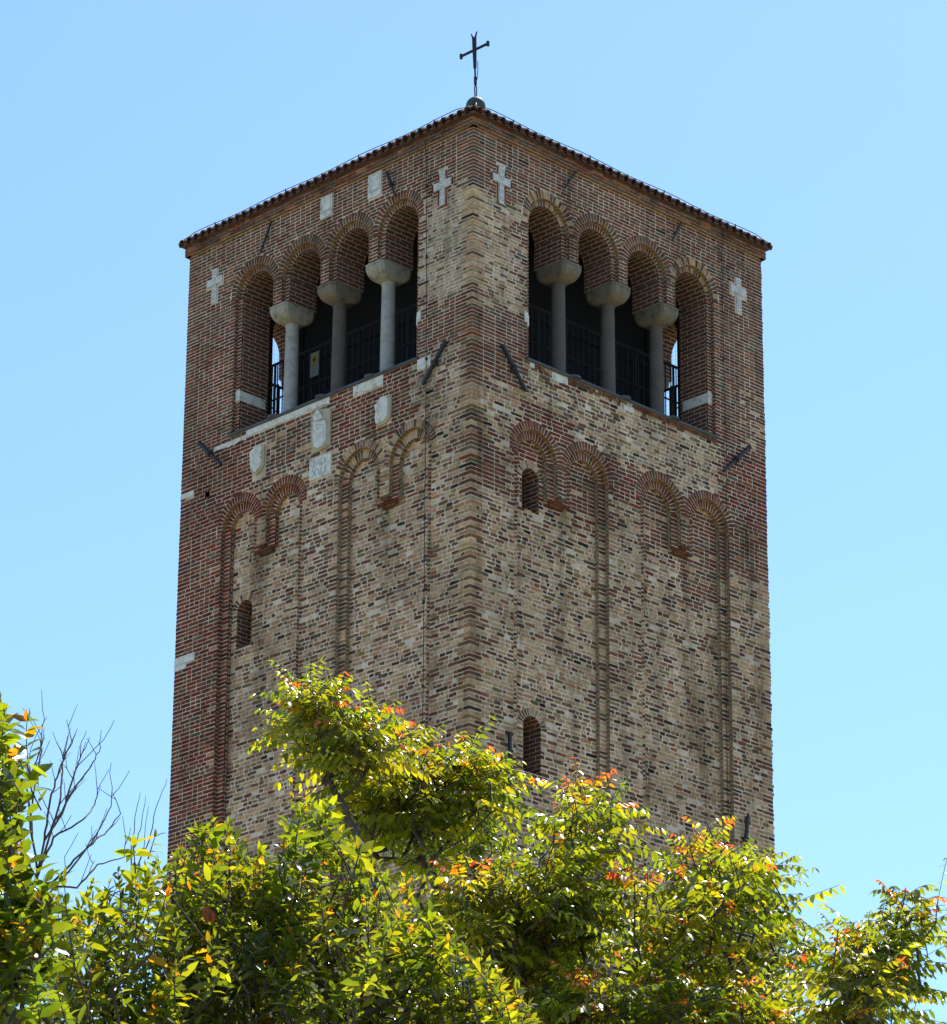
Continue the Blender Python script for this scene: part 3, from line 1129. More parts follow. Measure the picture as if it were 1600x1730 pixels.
NT = 40
for k in range(4):
    a, b = Vector((*cs[k], EZ)), Vector((*cs[(k + 1) % 4], EZ))
    across = (b - a).normalized()
    mid = (a + b) / 2
    along = (Vector(APEX) - mid).normalized()
    upv = across.cross(along)
    if upv.z < 0: upv = -upv
    W_ = (b - a).length
    for t in range(NT):
        s = (t + .5) / NT
        run = (1 - abs(2 * s - 1)) * (Vector(APEX) - mid).length
        nrow = max(1, int(run / .36))
        if k in (1, 2):
            nrow = min(nrow, 3)
            if run < .3: continue
        for q in range(min(nrow, 4)):
            bs_ = a + across * (W_ * s + U(-.006, .006)) + along * (q * .36 - .03 * (q == 0) + U(-.012, .012)) + upv * (.022 + (.0 if q == 0 else .012))
            halfpipe(roof, bs_, along, across, upv, .062 + U(-.004, .004), min(.40, run + .06 - q * .36))
        if run > 1.8:
            halfpipe(roof, a + across * (W_ * s) + along * 1.45 + upv * .022, along, across, upv, .062, run - 1.6)
        # pan tile mouth between two cover tiles
        pb = a + across * (W_ * (s + .5 / NT)) - along * .045 + upv * .012
        if t < NT - 1:
            roof.poly([tuple(pb - across * .05), tuple(pb + across * .05), tuple(pb + across * .05 + along * .4), tuple(pb - across * .05 + along * .4)])
            roof.poly([tuple(pb - across * .05), tuple(pb + across * .05), tuple(pb + across * .04 - upv * .022), tuple(pb - across * .04 - upv * .022)])
    # hip tiles
    hip = (Vector(APEX) - a)
    hl = hip.length
    hd = hip.normalized()
    hac = hd.cross(Vector((0, 0, 1))).normalized()
    hup = hac.cross(hd)
    if hup.z < 0: hup = -hup
    nh = int(hl / .38) - 2
    for q in range(nh):
        halfpipe(roof, a + hd * (q * .38 - .02) + hup * (.0 + U(0, .008)), hd, hac, hup, .052, .43)
ro = part(roof, "roof", M_TILE)

# finial ball and iron cross
mb = MB()
bc_ = (2.985, 3.0, 29.36)
mb.lathe((bc_[0], bc_[1], 0), [(.13, 28.6), (.11, 28.95), (.10, 29.14), (.12, 29.18), (.085, 29.22)] + [(.15 * math.sin(a), 29.36 - .15 * math.cos(a)) for a in [math.pi * (.2 + .78 * k / 14) for k in range(15)]], 24)
ball = part(mb, "finial_ball", M_COPPER, smooth=True)
mb = MB()
cx, cy = 2.985, 3.0
tilt = Vector((-.012, .03, 1)).normalized()


def CP(s, z, o=0.0):         # a point on the cross: s along the arm (world Y), z height above the ball
    p = Vector((cx, cy, 29.50)) + tilt * z + Vector((o, s, 0))
    return p


for s0 in (-.02, .02):
    mb.tube([CP(s0 * .7, 0), CP(s0, .16), CP(s0 * .4, .26)], .010, 5)
mb.tube([CP(0, .24), CP(0, .36)], .026, 6)
mb.tube([CP(0, .36), CP(0, .52)], .016, 6)
for s0 in (-.024, .024):
    mb.tube([CP(s0 * .7, .52), CP(s0, .80), CP(s0 * 1.2, 1.06), CP(s0 * 2.6, 1.13)], [.014, .016, .016, .010], 5)
mb.tube([CP(0, .50), CP(0, 1.05)], .017, 5)
mb.tube([CP(-.29, .83), CP(.29, .83)], .023, 5)
for s0 in (-.29, .29):
    mb.tube([CP(s0, .79), CP(s0, .87)], .026, 5)
mb.tube([CP(-.035, .30), CP(-.06, .48), CP(-.065, .62)], .006, 4)
part(mb, "roof_cross", M_IRON)

# lightning conductor: along the eaves, down both faces
mb = MB()
for T in (TR, TL):
    pts = []
    for k in range(41):
        s = k / 40
        sag = .012 * math.sin(s * math.pi * 7)
        u = -.1 + (WID + .2) * s
        pts.append(T(u, -.11, EZ + .115 + sag - .03 * (s > .97 or s < .03)))
    mb.tube(pts, .0055, 4)
    for k in range(0, 41, 5):
        p = Vector(pts[k])
        mb.tube([p + Vector((0, 0, .012)), p - Vector((0, 0, .07))], .009, 4)
mb.tube([(-.1, -.14, EZ + .10), (1.4, 1.4, 27.95), (2.9, 2.9, 29.36)], .006, 4)
lc = [(.905, 27.06, -.15), (.905, 26.95, -.085), (.903, 26.6, -.03)] + [(.90 - .05 * (26.6 - z) / 3.9, z, -.03) for z in (25.5, 24.4, 23.6)] + [(.856, 22.7, -.03), (.846, 20.5, -.03), (.842, 18.4, -.03), (.84, 12, -.03)]
mb.tube([TL(u, d, z) for u, z, d in lc], .0052, 5)
for z in (26.2, 25.1, 23.55, 22.6, 21.2, 20.0, 18.8, 17.5):
    u = .90 - .05 * min(1, max(0, (26.6 - z) / 3.9))
    mb.lathe(TL(u, -.03, z), [(.017, -.02), (.017, .02)], 8)
rc = [(5.10, 27.06, -.15), (5.10, 26.95, -.085), (5.10, 26.7, -.02), (5.13, 24.1, -.02), (5.13, 22.9, -.02), (5.12, 22.0, .03), (5.11, 19.0, .05), (5.11, 12, .05)]
mb.tube([TR(u, d, z) for u, z, d in rc], .0048, 5)
for z in (26.5, 25.9, 24.9, 23.9):
    mb.lathe(TR(5.11, -.02, z), [(.014, -.015), (.014, .015)], 8)
for z in (21, 19.6, 18.2):
    mb.lathe(TR(5.11, .045, z), [(.014, -.015), (.014, .015)], 8)
part(mb, "lightning_cable", M_WIRE)

# belfry floor, ceiling and beams
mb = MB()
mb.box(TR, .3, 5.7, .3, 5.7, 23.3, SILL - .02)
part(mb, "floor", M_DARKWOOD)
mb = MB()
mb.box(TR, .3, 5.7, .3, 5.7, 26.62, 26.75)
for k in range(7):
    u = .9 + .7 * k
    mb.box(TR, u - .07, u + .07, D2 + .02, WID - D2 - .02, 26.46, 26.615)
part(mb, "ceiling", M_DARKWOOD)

# railings inside the openings
for T in (TR, TL, TB, TE):
    mb = MB()
    near = T in (TR, TL)
    d = .66
    for z, r in ((24.90, .022), (24.34, .014), (23.72, .012)):
        mb.tube([T(.75, d, z), T(5.25, d, z)], r, 5)
    u = .8
    while u < 5.25:
        mb.tube([T(u, d, SILL), T(u, d, 24.9)], .009, 4)
        u += .115
    for u in (1.2, 2.0, 3.0, 4.0, 4.8):
        mb.tube([T(u, d + .03, SILL), T(u, d + .03, 24.92)], .02, 5)
    for u in (1.3, 2.4, 3.5, 4.6):
        mb.tube([T(u - .3, d + .04, SILL + .05), T(u + .3, d + .04, 24.3)], .01, 4)
    if not near:        # bird netting
        for k in range(60):
            mb.tube([T(1.0 + k * .068, .58, SILL), T(1.0 + k * .068, .58, 26.2)], .0014, 3, caps=False)
        for k in range(38):
            mb.tube([T(1.0, .582, SILL + .06 + k * .068), T(5.0, .582, SILL + .06 + k * .068)], .0014, 3, caps=False)
    part(mb, "railing", M_RAIL)

# added dark box in mid-belfry, blocks bright sky through the far arches
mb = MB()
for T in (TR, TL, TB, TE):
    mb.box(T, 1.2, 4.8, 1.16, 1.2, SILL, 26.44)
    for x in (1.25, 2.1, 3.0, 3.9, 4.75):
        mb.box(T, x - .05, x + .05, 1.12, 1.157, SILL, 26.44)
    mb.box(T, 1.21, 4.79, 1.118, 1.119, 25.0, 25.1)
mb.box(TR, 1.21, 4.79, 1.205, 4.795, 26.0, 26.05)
part(mb, "sky_blocker", M_DARKWOOD)

# warning sign hung on the railing
sg = empty("warning_sign", TL(3.86, .60, 24.55))
tag(sg, "small white sign with a yellow panel hung on the belfry railing", "sign")
mb = MB()
mb.box(TL, 3.775, 3.955, .615, .63, 24.42, 24.80)
o = mb.build("board", M_WHITEP, sg); o.matrix_parent_inverse = Matrix.Translation(-sg.location)
mb = MB()
mb.box(TL, 3.80, 3.92, .608, .613, 24.60, 24.775)
o = mb.build("yellow_panel", M_YELLOW, sg); o.matrix_parent_inverse = Matrix.Translation(-sg.location)
mb = MB()
mb.prism(TL, [(3.875, 24.64), (3.85, 24.64), (3.835, 24.67), (3.825, 24.68), (3.835, 24.72), (3.865, 24.735), (3.88, 24.70), (3.90, 24.69)], .604, .607)
o = mb.build("black_symbol", M_BLACKP, sg); o.matrix_parent_inverse = Matrix.Translation(-sg.location)

# ------------------------------------------------------------------ ground
mb = MB()
gm, nt, bs, N, L = mat("dry_grass_ground")
n1 = noise_tex(N, L, .35, 6, .7); n2 = noise_tex(N, L, 6, 5, .7)
c = ramp(N, L, n1, [(0.3, (.16, .15, .07)), (0.55, (.28, .25, .16)), (0.75, (.34, .30, .22))])
k = ramp(N, L, n2, [(0.3, (.7, .7, .7)), (0.7, (1.2, 1.2, 1.2))])
L.new(mixc(N, L, 1.0, c, k, 'MULTIPLY'), bs.inputs["Base Color"])
bs.inputs["Roughness"].default_value = .95
mb.poly([(-600, -600, 0), (600, -600, 0), (600, 600, 0), (-600, 600, 0)])
g = mb.build("ground", gm)
tag(g, "dry grass and gravel ground around the tower", "ground", kind="structure")


# ------------------------------------------------------------------ vegetation
def make_leaf(name, gloss_rough, trans, spec=0.5):
    m, nt, bs, N, L = mat(name)
    a = N.new("ShaderNodeAttribute"); a.attribute_name = "lc"
    n1 = noise_tex(N, L, 7, 3, .6)
    k = ramp(N, L, n1, [(0.3, (.75, .75, .75)), (0.7, (1.2, 1.2, 1.2))])
    c = mixc(N, L, 1.0, a.outputs["Color"], k, 'MULTIPLY')
    L.new(mixc(N, L, 1.0, c, (.48, .56, .7), 'MULTIPLY'), bs.inputs["Base Color"])
    bs.inputs["Roughness"].default_value = gloss_rough
    bs.inputs["Specular IOR Level"].default_value = spec
    tr = N.new("ShaderNodeBsdfTranslucent")
    tc = mixc(N, L, 1.0, c, (8.8, 7.1, 1.1), 'MULTIPLY')
    L.new(tc, tr.inputs["Color"])
    mx = N.new("ShaderNodeMixShader"); mx.inputs[0].default_value = trans
    L.new(bs.outputs[0], mx.inputs[1]); L.new(tr.outputs[0], mx.inputs[2])
    L.new(mx.outputs[0], N["Material Output"].inputs["Surface"])
    return m


M_PRIVET = make_leaf("privet_leaf", .17, .43, .75)
M_AIL = make_leaf("ailanthus_leaf", .30, .46, .55)
M_BROAD = make_leaf("broad_leaf", .22, .40, .6)
M_BARK = make_plain("bark", (.075, .058, .045), .9, 0, .4, 10)
M_TWIG = make_plain("dead_twig", (.12, .090, .066), .9, 0, .3, 10)

nr = np.random.RandomState(5)


class Leaves:
    def __init__(s):
        s.p = []; s.d = []; s.n = []; s.l = []; s.w = []; s.b = []; s.c = []

    def add(s, p, d, n, l, w, b, c):
        s.p.append(p); s.d.append(d); s.n.append(n); s.l.append(l); s.w.append(w); s.b.append(b); s.c.append(c)

    def build(s, name, m, parent):
        P = np.array(s.p, float); D = np.array(s.d, float); Nn = np.array(s.n, float)
        l = np.array(s.l)[:, None]; w = np.array(s.w)[:, None]; b = np.array(s.b)[:, None]
        D /= np.linalg.norm(D, axis=1, keepdims=True)
        S = np.cross(D, Nn); S /= np.linalg.norm(S, axis=1, keepdims=True) + 1e-9
        Nn = np.cross(S, D)
        k = len(P)
        V = np.zeros((k, 8, 3))
        fold = nr.uniform(.08, .45, (k, 1))
        def pt(t, side):
            cv = -b * l * t * t
            wv = {0: 0, .28: .92, .68: .78, 1: 0}[t]
            return P + D * l * t + Nn * (cv + abs(side) * fold * w * .5 * wv) + S * (side * w * .5 * wv)
        V[:, 0] = pt(0, 0); V[:, 1] = pt(.28, -1); V[:, 2] = pt(.28, 0); V[:, 3] = pt(.28, 1)
        V[:, 4] = pt(.68, -1); V[:, 5] = pt(.68, 0); V[:, 6] = pt(.68, 1); V[:, 7] = pt(1, 0)
        base = (np.arange(k) * 8)[:, None]
        tris = np.array([[0, 2, 1], [0, 3, 2], [4, 5, 7], [5, 6, 7]])
        quads = np.array([[1, 2, 5, 4], [2, 3, 6, 5]])
        ti = (base[:, None, :] + tris[None]).reshape(-1)
        qi = (base[:, None, :] + quads[None]).reshape(-1)
        me = bpy.data.meshes.new(name)
        nT, nQ = k * 4, k * 2
        me.vertices.add(k * 8)
        me.vertices.foreach_set("co", V.reshape(-1))
        me.loops.add(nT * 3 + nQ * 4)
        me.loops.foreach_set("vertex_index", np.concatenate([ti, qi]).astype(np.int32))
        me.polygons.add(nT + nQ)
        st = np.concatenate([np.arange(nT) * 3, nT * 3 + np.arange(nQ) * 4]).astype(np.int32)
        me.polygons.foreach_set("loop_start", st)
        me.polygons.foreach_set("use_smooth", np.ones(nT + nQ, dtype=bool))
        me.materials.append(m)
        ca = me.color_attributes.new("lc", 'FLOAT_COLOR', 'POINT')
        cc = np.ones((k * 8, 4), dtype=np.float32)
        cc[:, :3] = np.repeat(np.array(s.c, dtype=np.float32), 8, axis=0)
        ca.data.foreach_set("color", cc.reshape(-1))
        me.update(calc_edges=True)
        me.validate()
        o = bpy.data.objects.new(name, me)
        COL.objects.link(o)
        o.parent = parent
        o.matrix_parent_inverse = Matrix.Translation(-parent.location)
        return o


def rv(s=1.0):
    return Vector((U(-s, s), U(-s, s), U(-s, s)))


def rdir():
    while True:
        v = rv()
        if .05 < v.length < 1: return v.normalized()


GREENS = [(.052, .078, .010), (.066, .092, .011), (.042, .064, .010), (.080, .102, .012), (.032, .053, .010)]
GREENS_Y = [(.092, .102, .011), (.108, .110, .012), (.076, .092, .011)]
YOUNG = [(.17, .075, .012), (.15, .09, .010), (.13, .095, .010), (.12, .10, .010)]
REDT = [(.20, .045, .03), (.17, .06, .02), (.22, .035, .035)]
ORNG = [(.14, .085, .012), (.12, .10, .012), (.16, .07, .015)]


def jit(c, a=.15):
    k = U(1 - a, 1 + a)
    return (c[0] * k, c[1] * k, c[2] * k)


class Tree:
    """trunk nodes grown towards attraction points; tips are where the leaves go"""

    def __init__(s):
        s.n = []; s.par = []; s.load = []

    def add(s, p, par):
        s.n.append(Vector(p)); s.par.append(par)
        return len(s.n) - 1

    def chain(s, pts, par=-1, steps=4, wob=.03):
        cur = par
        prev = s.n[par] if par >= 0 else None
        for p in pts:
            p = Vector(p)
            if prev is None:
                cur = s.add(p, -1)
            else:
                for k in range(1, steps + 1):
                    q = prev.lerp(p, k / steps)
                    if k < steps: q += rv(wob)
                    cur = s.add(q, cur)
            prev = p
        return cur

    def grow(s, p, first, bend=.25, seg=.22, wob=.03):
        """connect p to the nearest node (prefer lower nodes)"""
        p = Vector(p)
        best, bd = first, 1e9
        for i in range(first, len(s.n)):
            q = s.n[i]
            dz = p.z - q.z
            d = (p - q).length * (1.0 if dz > .1 else 1.6 + max(0, -dz) * 3)
            if d < bd: bd, best = d, i
        a = s.n[best]
        n = max(2, int((p - a).length / seg))
        mid = a.lerp(p, .5) + Vector((0, 0, -bend * (p - a).length * .35))
        cur = best
        for k in range(1, n + 1):
            t = k / n
            q = a.lerp(mid, t).lerp(mid.lerp(p, t), t)
            if k < n: q += rv(wob)
            cur = s.add(q, cur)
        return cur

    def mesh(s, mb, r_tip, expo=2.3, rmax=None):
        k = len(s.n)
        ch = [[] for _ in range(k)]
        for i, p in enumerate(s.par):
            if p >= 0: ch[p].append(i)
        R = [0.0] * k
        for i in range(k - 1, -1, -1):
            R[i] = r_tip if not ch[i] else max(r_tip, sum(R[c] ** expo for c in ch[i]) ** (1 / expo)) + .0002
            if rmax: R[i] = min(R[i], rmax)
        # split into chains
        done = [False] * k
        for i in range(k):
            if done[i]: continue
            pts, rs = [], []
            if s.par[i] >= 0:
                pts.append(s.n[s.par[i]]); rs.append(min(R[s.par[i]], R[i] * 1.25))
            j = i
            while True:
                done[j] = True
                pts.append(s.n[j]); rs.append(R[j])
                if not ch[j]: break
                j = max(ch[j], key=lambda c: R[c])
                if done[j]: break
            if len(pts) > 1:
                mb.tube(pts, rs, 6 if max(rs) > .012 else 5)
        return R


def compound_leaf(lv, br, p, d, length, leaflet, pairs, col_fn, droop=.5):
    """ailanthus leaf: arching stalk with hanging leaflets in pairs"""
    d = d.normalized()
    side = d.cross(Vector((0, 0, 1)))
    side = side.normalized() if side.length > .05 else Vector((1, 0, 0))
    pts = []
    for k in range(pairs + 2):
        t = k / (pairs + 1)
        q = p + d * length * t + Vector((0, 0, -droop * length * t * t * .6))
        pts.append(q)
    br.append(pts)
    for k in range(1, pairs + 2):
        t = k / (pairs + 1)
        q = pts[k]
        tn = (pts[k] - pts[k - 1]).normalized()
        L_ = leaflet * (1.0 - .35 * abs(t - .45) * 1.6) * U(.85, 1.1)
        for s in (-1, 1):
            dd = side * s * U(.55, .9) + tn * U(.3, .55) + Vector((0, 0, -U(.1, .95)))
            nn = Vector((0, 0, 1)) * .7 + side * s * .6 + rv(.5)
            lv.add(q, dd, nn, L_, L_ * U(.36, .46), U(.05, .22), col_fn(t))
        if k == pairs + 1:
            lv.add(q, tn + Vector((0, 0, -.5)), Vector((0, 0, 1)) + rv(.3), L_, L_ * .4, .15, col_fn(1))


def inside(poly, x, y):
    r = False
    n = len(poly)
    for i in range(n):
        x0, y0 = poly[i]; x1, y1 = poly[(i + 1) % n]
        if (y0 > y) != (y1 > y) and x < (x1 - x0) * (y - y0) / (y1 - y0) + x0: r = not r
    return r


def fill(poly, dist, spread, n, margin, gap=.42, clump=1.1, up_=.8):
    """points of a crown: its outline seen from the lane, spread over a real depth, with clumps and gaps"""
    xs = [p[0] for p in poly]; ys = [p[1] for p in poly]
    out = []
    tries = 0
    while len(out) < n and tries < n * 60:
        tries += 1
        x, y = U(min(xs), max(xs)), U(min(ys), max(ys))
        if not inside(poly, x, y): continue
        m = margin * U(.3, 1.1)
        if not (inside(poly, x - m, y) and inside(poly, x + m, y) and inside(poly, x, y - m * up_)): continue
        d = dist + spread * max(-1.6, min(1.6, rng.gauss(0, .55)))
        p = at(x, y, d)
        if noise.noise(p * clump + Vector((3.1, 7.7, 1.3))) * .5 + .5 < gap * U(.75, 1.1): continue
        out.append(p)
    return out


def ailanthus(label, base, trunk, limbs, poly, dist, n, seed, spread=.7, leaf=.098, margin=26, gap=.46):
    rng.seed(seed)
    root = empty("tree_of_heaven", base)
    tag(root, label, "tree", "trees of heaven in front of the tower")
    tr = Tree()
    tr.chain([base] + trunk[:1], -1, 6, .05)
    first = max(0, len(tr.n) - 1)
    tr.chain(trunk[1:], first, 4, .02)
    for start, pts in limbs:
        st = Vector(start)
        bi = min(range(first, len(tr.n)), key=lambda i: (tr.n[i] - st).length)
        tr.chain(pts, bi, 4, .025)
    tips = fill(poly, dist, spread, n, margin, gap, 1.5, 1.7)
    tips.sort(key=lambda p: p.z)
    mb = MB()
    lv = Leaves(); stalks = []
    zs = [p.z for p in tips]; zlow, ztop = min(zs), max(zs)
    for p in tips:
        ln = U(.16, .42)
        lean = Vector((U(-.45, .45), U(-.45, .45), 1)).normalized()
        st = p - lean * ln
        e = tr.grow(st, first)
        nseg = max(2, int(ln / .09))
        cur = e
        nodes = [tr.n[e]]
        for k in range(1, nseg + 1):
            q = st.lerp(p, k / nseg) + (rv(.012) if k < nseg else Vector())
            cur = tr.add(q, cur)
            nodes.append(q)
        hi = (p.z - zlow) / max(.1, ztop - zlow)
        nl = rng.randint(5, 9)
        a0 = U(0, 6.28)
        size = U(.7, 1.22)
        sprig = rng.random() < .3 + .25 * hi
        hue = rng.random()
        for k in range(nl):
            t = (k + .5) / nl
            az = a0 + 2.4 * k + U(-.4, .4)
            el = rad(2 + 55 * t * t + U(-18, 18))
            d = Vector((math.cos(az) * math.cos(el), math.sin(az) * math.cos(el), math.sin(el)))
            l_ = (.40 - .20 * t * t) * U(.75, 1.2) * size
            young = sprig and t > .66 and rng.random() < .75
            g = rng.choice(GREENS if hue < .7 else GREENS_Y)
            def cf(tt, young=young, g=g):
                if young and tt > .45: return jit(rng.choice(REDT if tt > .8 else ORNG))
                if young: return jit((.10, .105, .012))
                return jit(g, .25)
            x = t * (len(nodes) - 1)
            i0 = min(int(x), len(nodes) - 2)
            q = nodes[i0].lerp(nodes[i0 + 1], x - i0)
            compound_leaf(lv, stalks, q, d, l_, leaf * (1.0 - .4 * t * t) * U(.8, 1.15) * size, rng.randint(4, 7), cf, U(.05, .7))
    tr.mesh(mb, .0042, 2.25, .07)
    for pts in stalks:
        mb.tube(pts, .0022, 3, caps=False)
    o = mb.build("trunk", M_BARK, root, True); o.matrix_parent_inverse = Matrix.Translation(-root.location)
    lv.build("crown", M_AIL, root)
    return root


def shoot(lv, mb, p, d, length, leaf, ncol, young, wr=.4, twig=.003, gap=.042, hue=.5):
    """upright shoot with opposite pairs of leaves"""
    d = d.normalized()
    n = max(3, int(length / gap))
    q = Vector(p)
    pts = [q.copy()]
    az = U(0, 6.28)
    for k in range(n):
        t = k / n
        d = (d + Vector((0, 0, .06)) + rv(.07)).normalized()
        q = q + d * gap
        pts.append(q.copy())
        a = d.orthogonal().normalized(); b = d.cross(a)
        az += math.pi / 2 + U(-.3, .3)
        for s in (0, math.pi):
            if rng.random() < .08: continue
            out = a * math.cos(az + s) + b * math.sin(az + s)
            dd = out * U(.6, 1.0) + d * (U(.1, .7) + .5 * t) + Vector((0, 0, -U(0, .6))) + rv(.2)
            L_ = leaf * (1.0 - .45 * t * t) * U(.75, 1.12)
            c = rng.choice(ncol)
            if hue > .72: c = (c[0] * 1.35, c[1] * 1.12, c[2])
            if young and t > .66 and rng.random() < .6: c = rng.choice(YOUNG)
            elif rng.random() < .012: c = rng.choice(YOUNG)
            lv.add(q, dd, d + rv(.55), L_, L_ * wr * U(.8, 1.2), U(.0, .38), jit(c, .25))
    for s in (-.2, .2):
        c = rng.choice(YOUNG) if young and rng.random() < .5 else rng.choice(ncol)
        lv.add(q, d + rv(.25), rdir(), leaf * U(.4, .6), leaf * .2, .05, jit(c))
    mb.tube(pts, [twig * (1.4 - .9 * k / len(pts)) for k in range(len(pts))], 4, caps=False)


def bush(name, label, cat, group, base, poly, dist, nshoot, leaf, seed, m, ncol, wr=.4, spread=.8, margin=16):
    rng.seed(seed)
    root = empty(name, base)
    tag(root, label, cat, group)
    tr = Tree()
    pts = fill(poly, dist, spread, nshoot, margin, .40, 1.6)
    c0 = Vector((0, 0, 0))
    for p in pts: c0 += p
    c0 /= len(pts)
    zb = min(p.z for p in pts) - .3
    tr.chain([base, (base[0] + (c0.x - base[0]) * .5, base[1] + (c0.y - base[1]) * .5, zb * .5), (c0.x, c0.y, zb)], -1, 4, .06)
    first = len(tr.n) - 3
    mb = MB()
    lv = Leaves()
    pts.sort(key=lambda p: p.z)
    zmax = pts[-1].z
    for i, p in enumerate(pts):
        ln = U(.16, .46)
        d = Vector((U(-.6, .6), U(-.6, .6), .9)) + rv(.3)
        st = p - d.normalized() * ln
        if i % 2 == 0: tr.grow(st, first, .15, .3, .03)
        shoot(lv, mb, st, d, ln, leaf * U(.62, 1.2), ncol, rng.random() < .38, wr, hue=rng.random())
    if seed == 32:
        for px, py, l_ in ((350, 1530, .13), (358, 1538, .10)):
            lv.add(at(px, py, dist - .85), Vector((.1, .05, -1)), -_d + rv(.3), l_ * .75, l_ * .4, .1, (.016, .003, .003))
    tr.mesh(mb, .005, 2.2, .06)
    o = mb.build("trunk", M_BARK, root, True); o.matrix_parent_inverse = Matrix.Translation(-root.location)
    lv.build("crown", m, root)
    return root


def foot(px, dist):
    c = at(px, 1700, dist)
    return (c.x, c.y, 0.0)


# trees of heaven, about 25 m from the camera
A = lambda px, py, d: tuple(at(px, py, d))
ailanthus("tree of heaven whose thin leaning stem carries the topmost tuft of leaves before the tower",
          foot(690, 25), [A(650, 1560, 25), A(615, 1440, 25), A(588, 1385, 25), A(560, 1325, 25), A(544, 1275, 25), A(545, 1215, 25)],
          [(A(560, 1325, 25), [A(575, 1290, 25.1), A(600, 1240, 25.2)])],
          [(470, 1122), (500, 1122), (540, 1126), (585, 1148), (608, 1174), (645, 1186), (668, 1215), (645, 1252), (600, 1262), (565, 1258), (535, 1240), (515, 1225), (512, 1200), (492, 1168), (474, 1142)],
          25, 34, 25, .40, .092, 18, .50)
ailanthus("tree of heaven with a broad crown right under the lower slit window of the tower",
          foot(760, 26), [A(742, 1640, 26), A(738, 1520, 26), A(735, 1450, 26), A(720, 1380, 26)],
          [(A(735, 1450, 26), [A(690, 1390, 25.8), A(650, 1320, 25.7)]), (A(735, 1450, 26), [A(790, 1380, 26.2), A(820, 1320, 26.3)])],
          [(640, 1222), (700, 1196), (742, 1232), (790, 1242), (858, 1256), (872, 1300), (832, 1332), (855, 1380), (835, 1440), (765, 1480), (700, 1450), (650, 1425), (625, 1400), (640, 1370), (600, 1345), (572, 1295), (592, 1255)],
          26, 80, 22, .75, .104, 20, .50)
ailanthus("tree of heaven with a dark forked trunk showing in the middle of the foliage",
          foot(880, 24.5), [A(878, 1690, 24.5), A(868, 1600, 24.5), A(860, 1550, 24.5)],
          [(A(860, 1550, 24.5), [A(815, 1500, 24.4), A(783, 1445, 24.3)]), (A(860, 1550, 24.5), [A(838, 1480, 24.5), A(832, 1420, 24.6)]),
           (A(862, 1560, 24.5), [A(895, 1480, 24.6), A(935, 1420, 24.8), A(950, 1370, 24.9)]), (A(895, 1480, 24.6), [A(905, 1400, 24.6)])],
          [(828, 1310), (880, 1312), (920, 1290), (965, 1308), (1035, 1314), (1066, 1362), (1005, 1388), (985, 1410), (1010, 1440), (1016, 1500), (1000, 1560), (1020, 1640), (960, 1690), (880, 1680), (800, 1620), (730, 1560), (725, 1490), (800, 1430)],
          25.1, 104, 23, .75, .106, 18, .54)
ailanthus("tree of heaven in front of the right edge of the tower",
          foot(1235, 25.5), [A(1228, 1700, 25.5), A(1232, 1620, 25.5), A(1236, 1570, 25.5)],
          [(A(1236, 1570, 25.5), [A(1205, 1510, 25.4), A(1195, 1450, 25.3)]), (A(1236, 1570, 25.5), [A(1268, 1510, 25.6), A(1285, 1470, 25.7)]), (A(1205, 1510, 25.4), [A(1150, 1490, 25.5)])],
          [(1020, 1465), (1072, 1428), (1112, 1462), (1150, 1398), (1192, 1374), (1232, 1404), (1264, 1414), (1296, 1445), (1318, 1466), (1306, 1500), (1335, 1545), (1395, 1566), (1420, 1600), (1390, 1660), (1280, 1690), (1150, 1690), (1060, 1660), (1015, 1570), (1000, 1500)],
          25.7, 100, 24, .75, .106, 20, .55)
ailanthus("tree of heaven standing against open sky at the right side",
          foot(1400, 23.5), [A(1420, 1790, 23.5), A(1440, 1730, 23.5), A(1490, 1640, 23.5), A(1515, 1565, 23.5), A(1530, 1500, 23.5)],
          [(A(1490, 1640, 23.5), [A(1455, 1590, 23.4)]), (A(1515, 1565, 23.5), [A(1550, 1540, 23.6)]), (A(1460, 1690, 23.5), [A(1420, 1650, 23.6)])],
          [(1400, 1535), (1412, 1508), (1475, 1518), (1462, 1458), (1512, 1466), (1572, 1470), (1596, 1500), (1612, 1530), (1612, 1565), (1596, 1605), (1565, 1640), (1592, 1662), (1540, 1684), (1500, 1700), (1495, 1740), (1440, 1790), (1390, 1780), (1370, 1690), (1400, 1640), (1396, 1592), (1400, 1560)],
          23.5, 50, 25, .5, .10, 26, .52)
ailanthus("lowest tree of heaven, along the bottom edge just right of the glossy privets",
          foot(1120, 24), [A(1130, 1800, 24), A(1140, 1740, 24), A(1160, 1700, 24)],
          [(A(1160, 1700, 24), [A(1250, 1680, 24)])],
          [(860, 1650), (960, 1640), (1060, 1620), (1150, 1650), (1250, 1640), (1330, 1650), (1400, 1700), (1470, 1780), (1300, 1840), (900, 1840), (840, 1760)],
          24.3, 120, 26, .6, .098, 18)

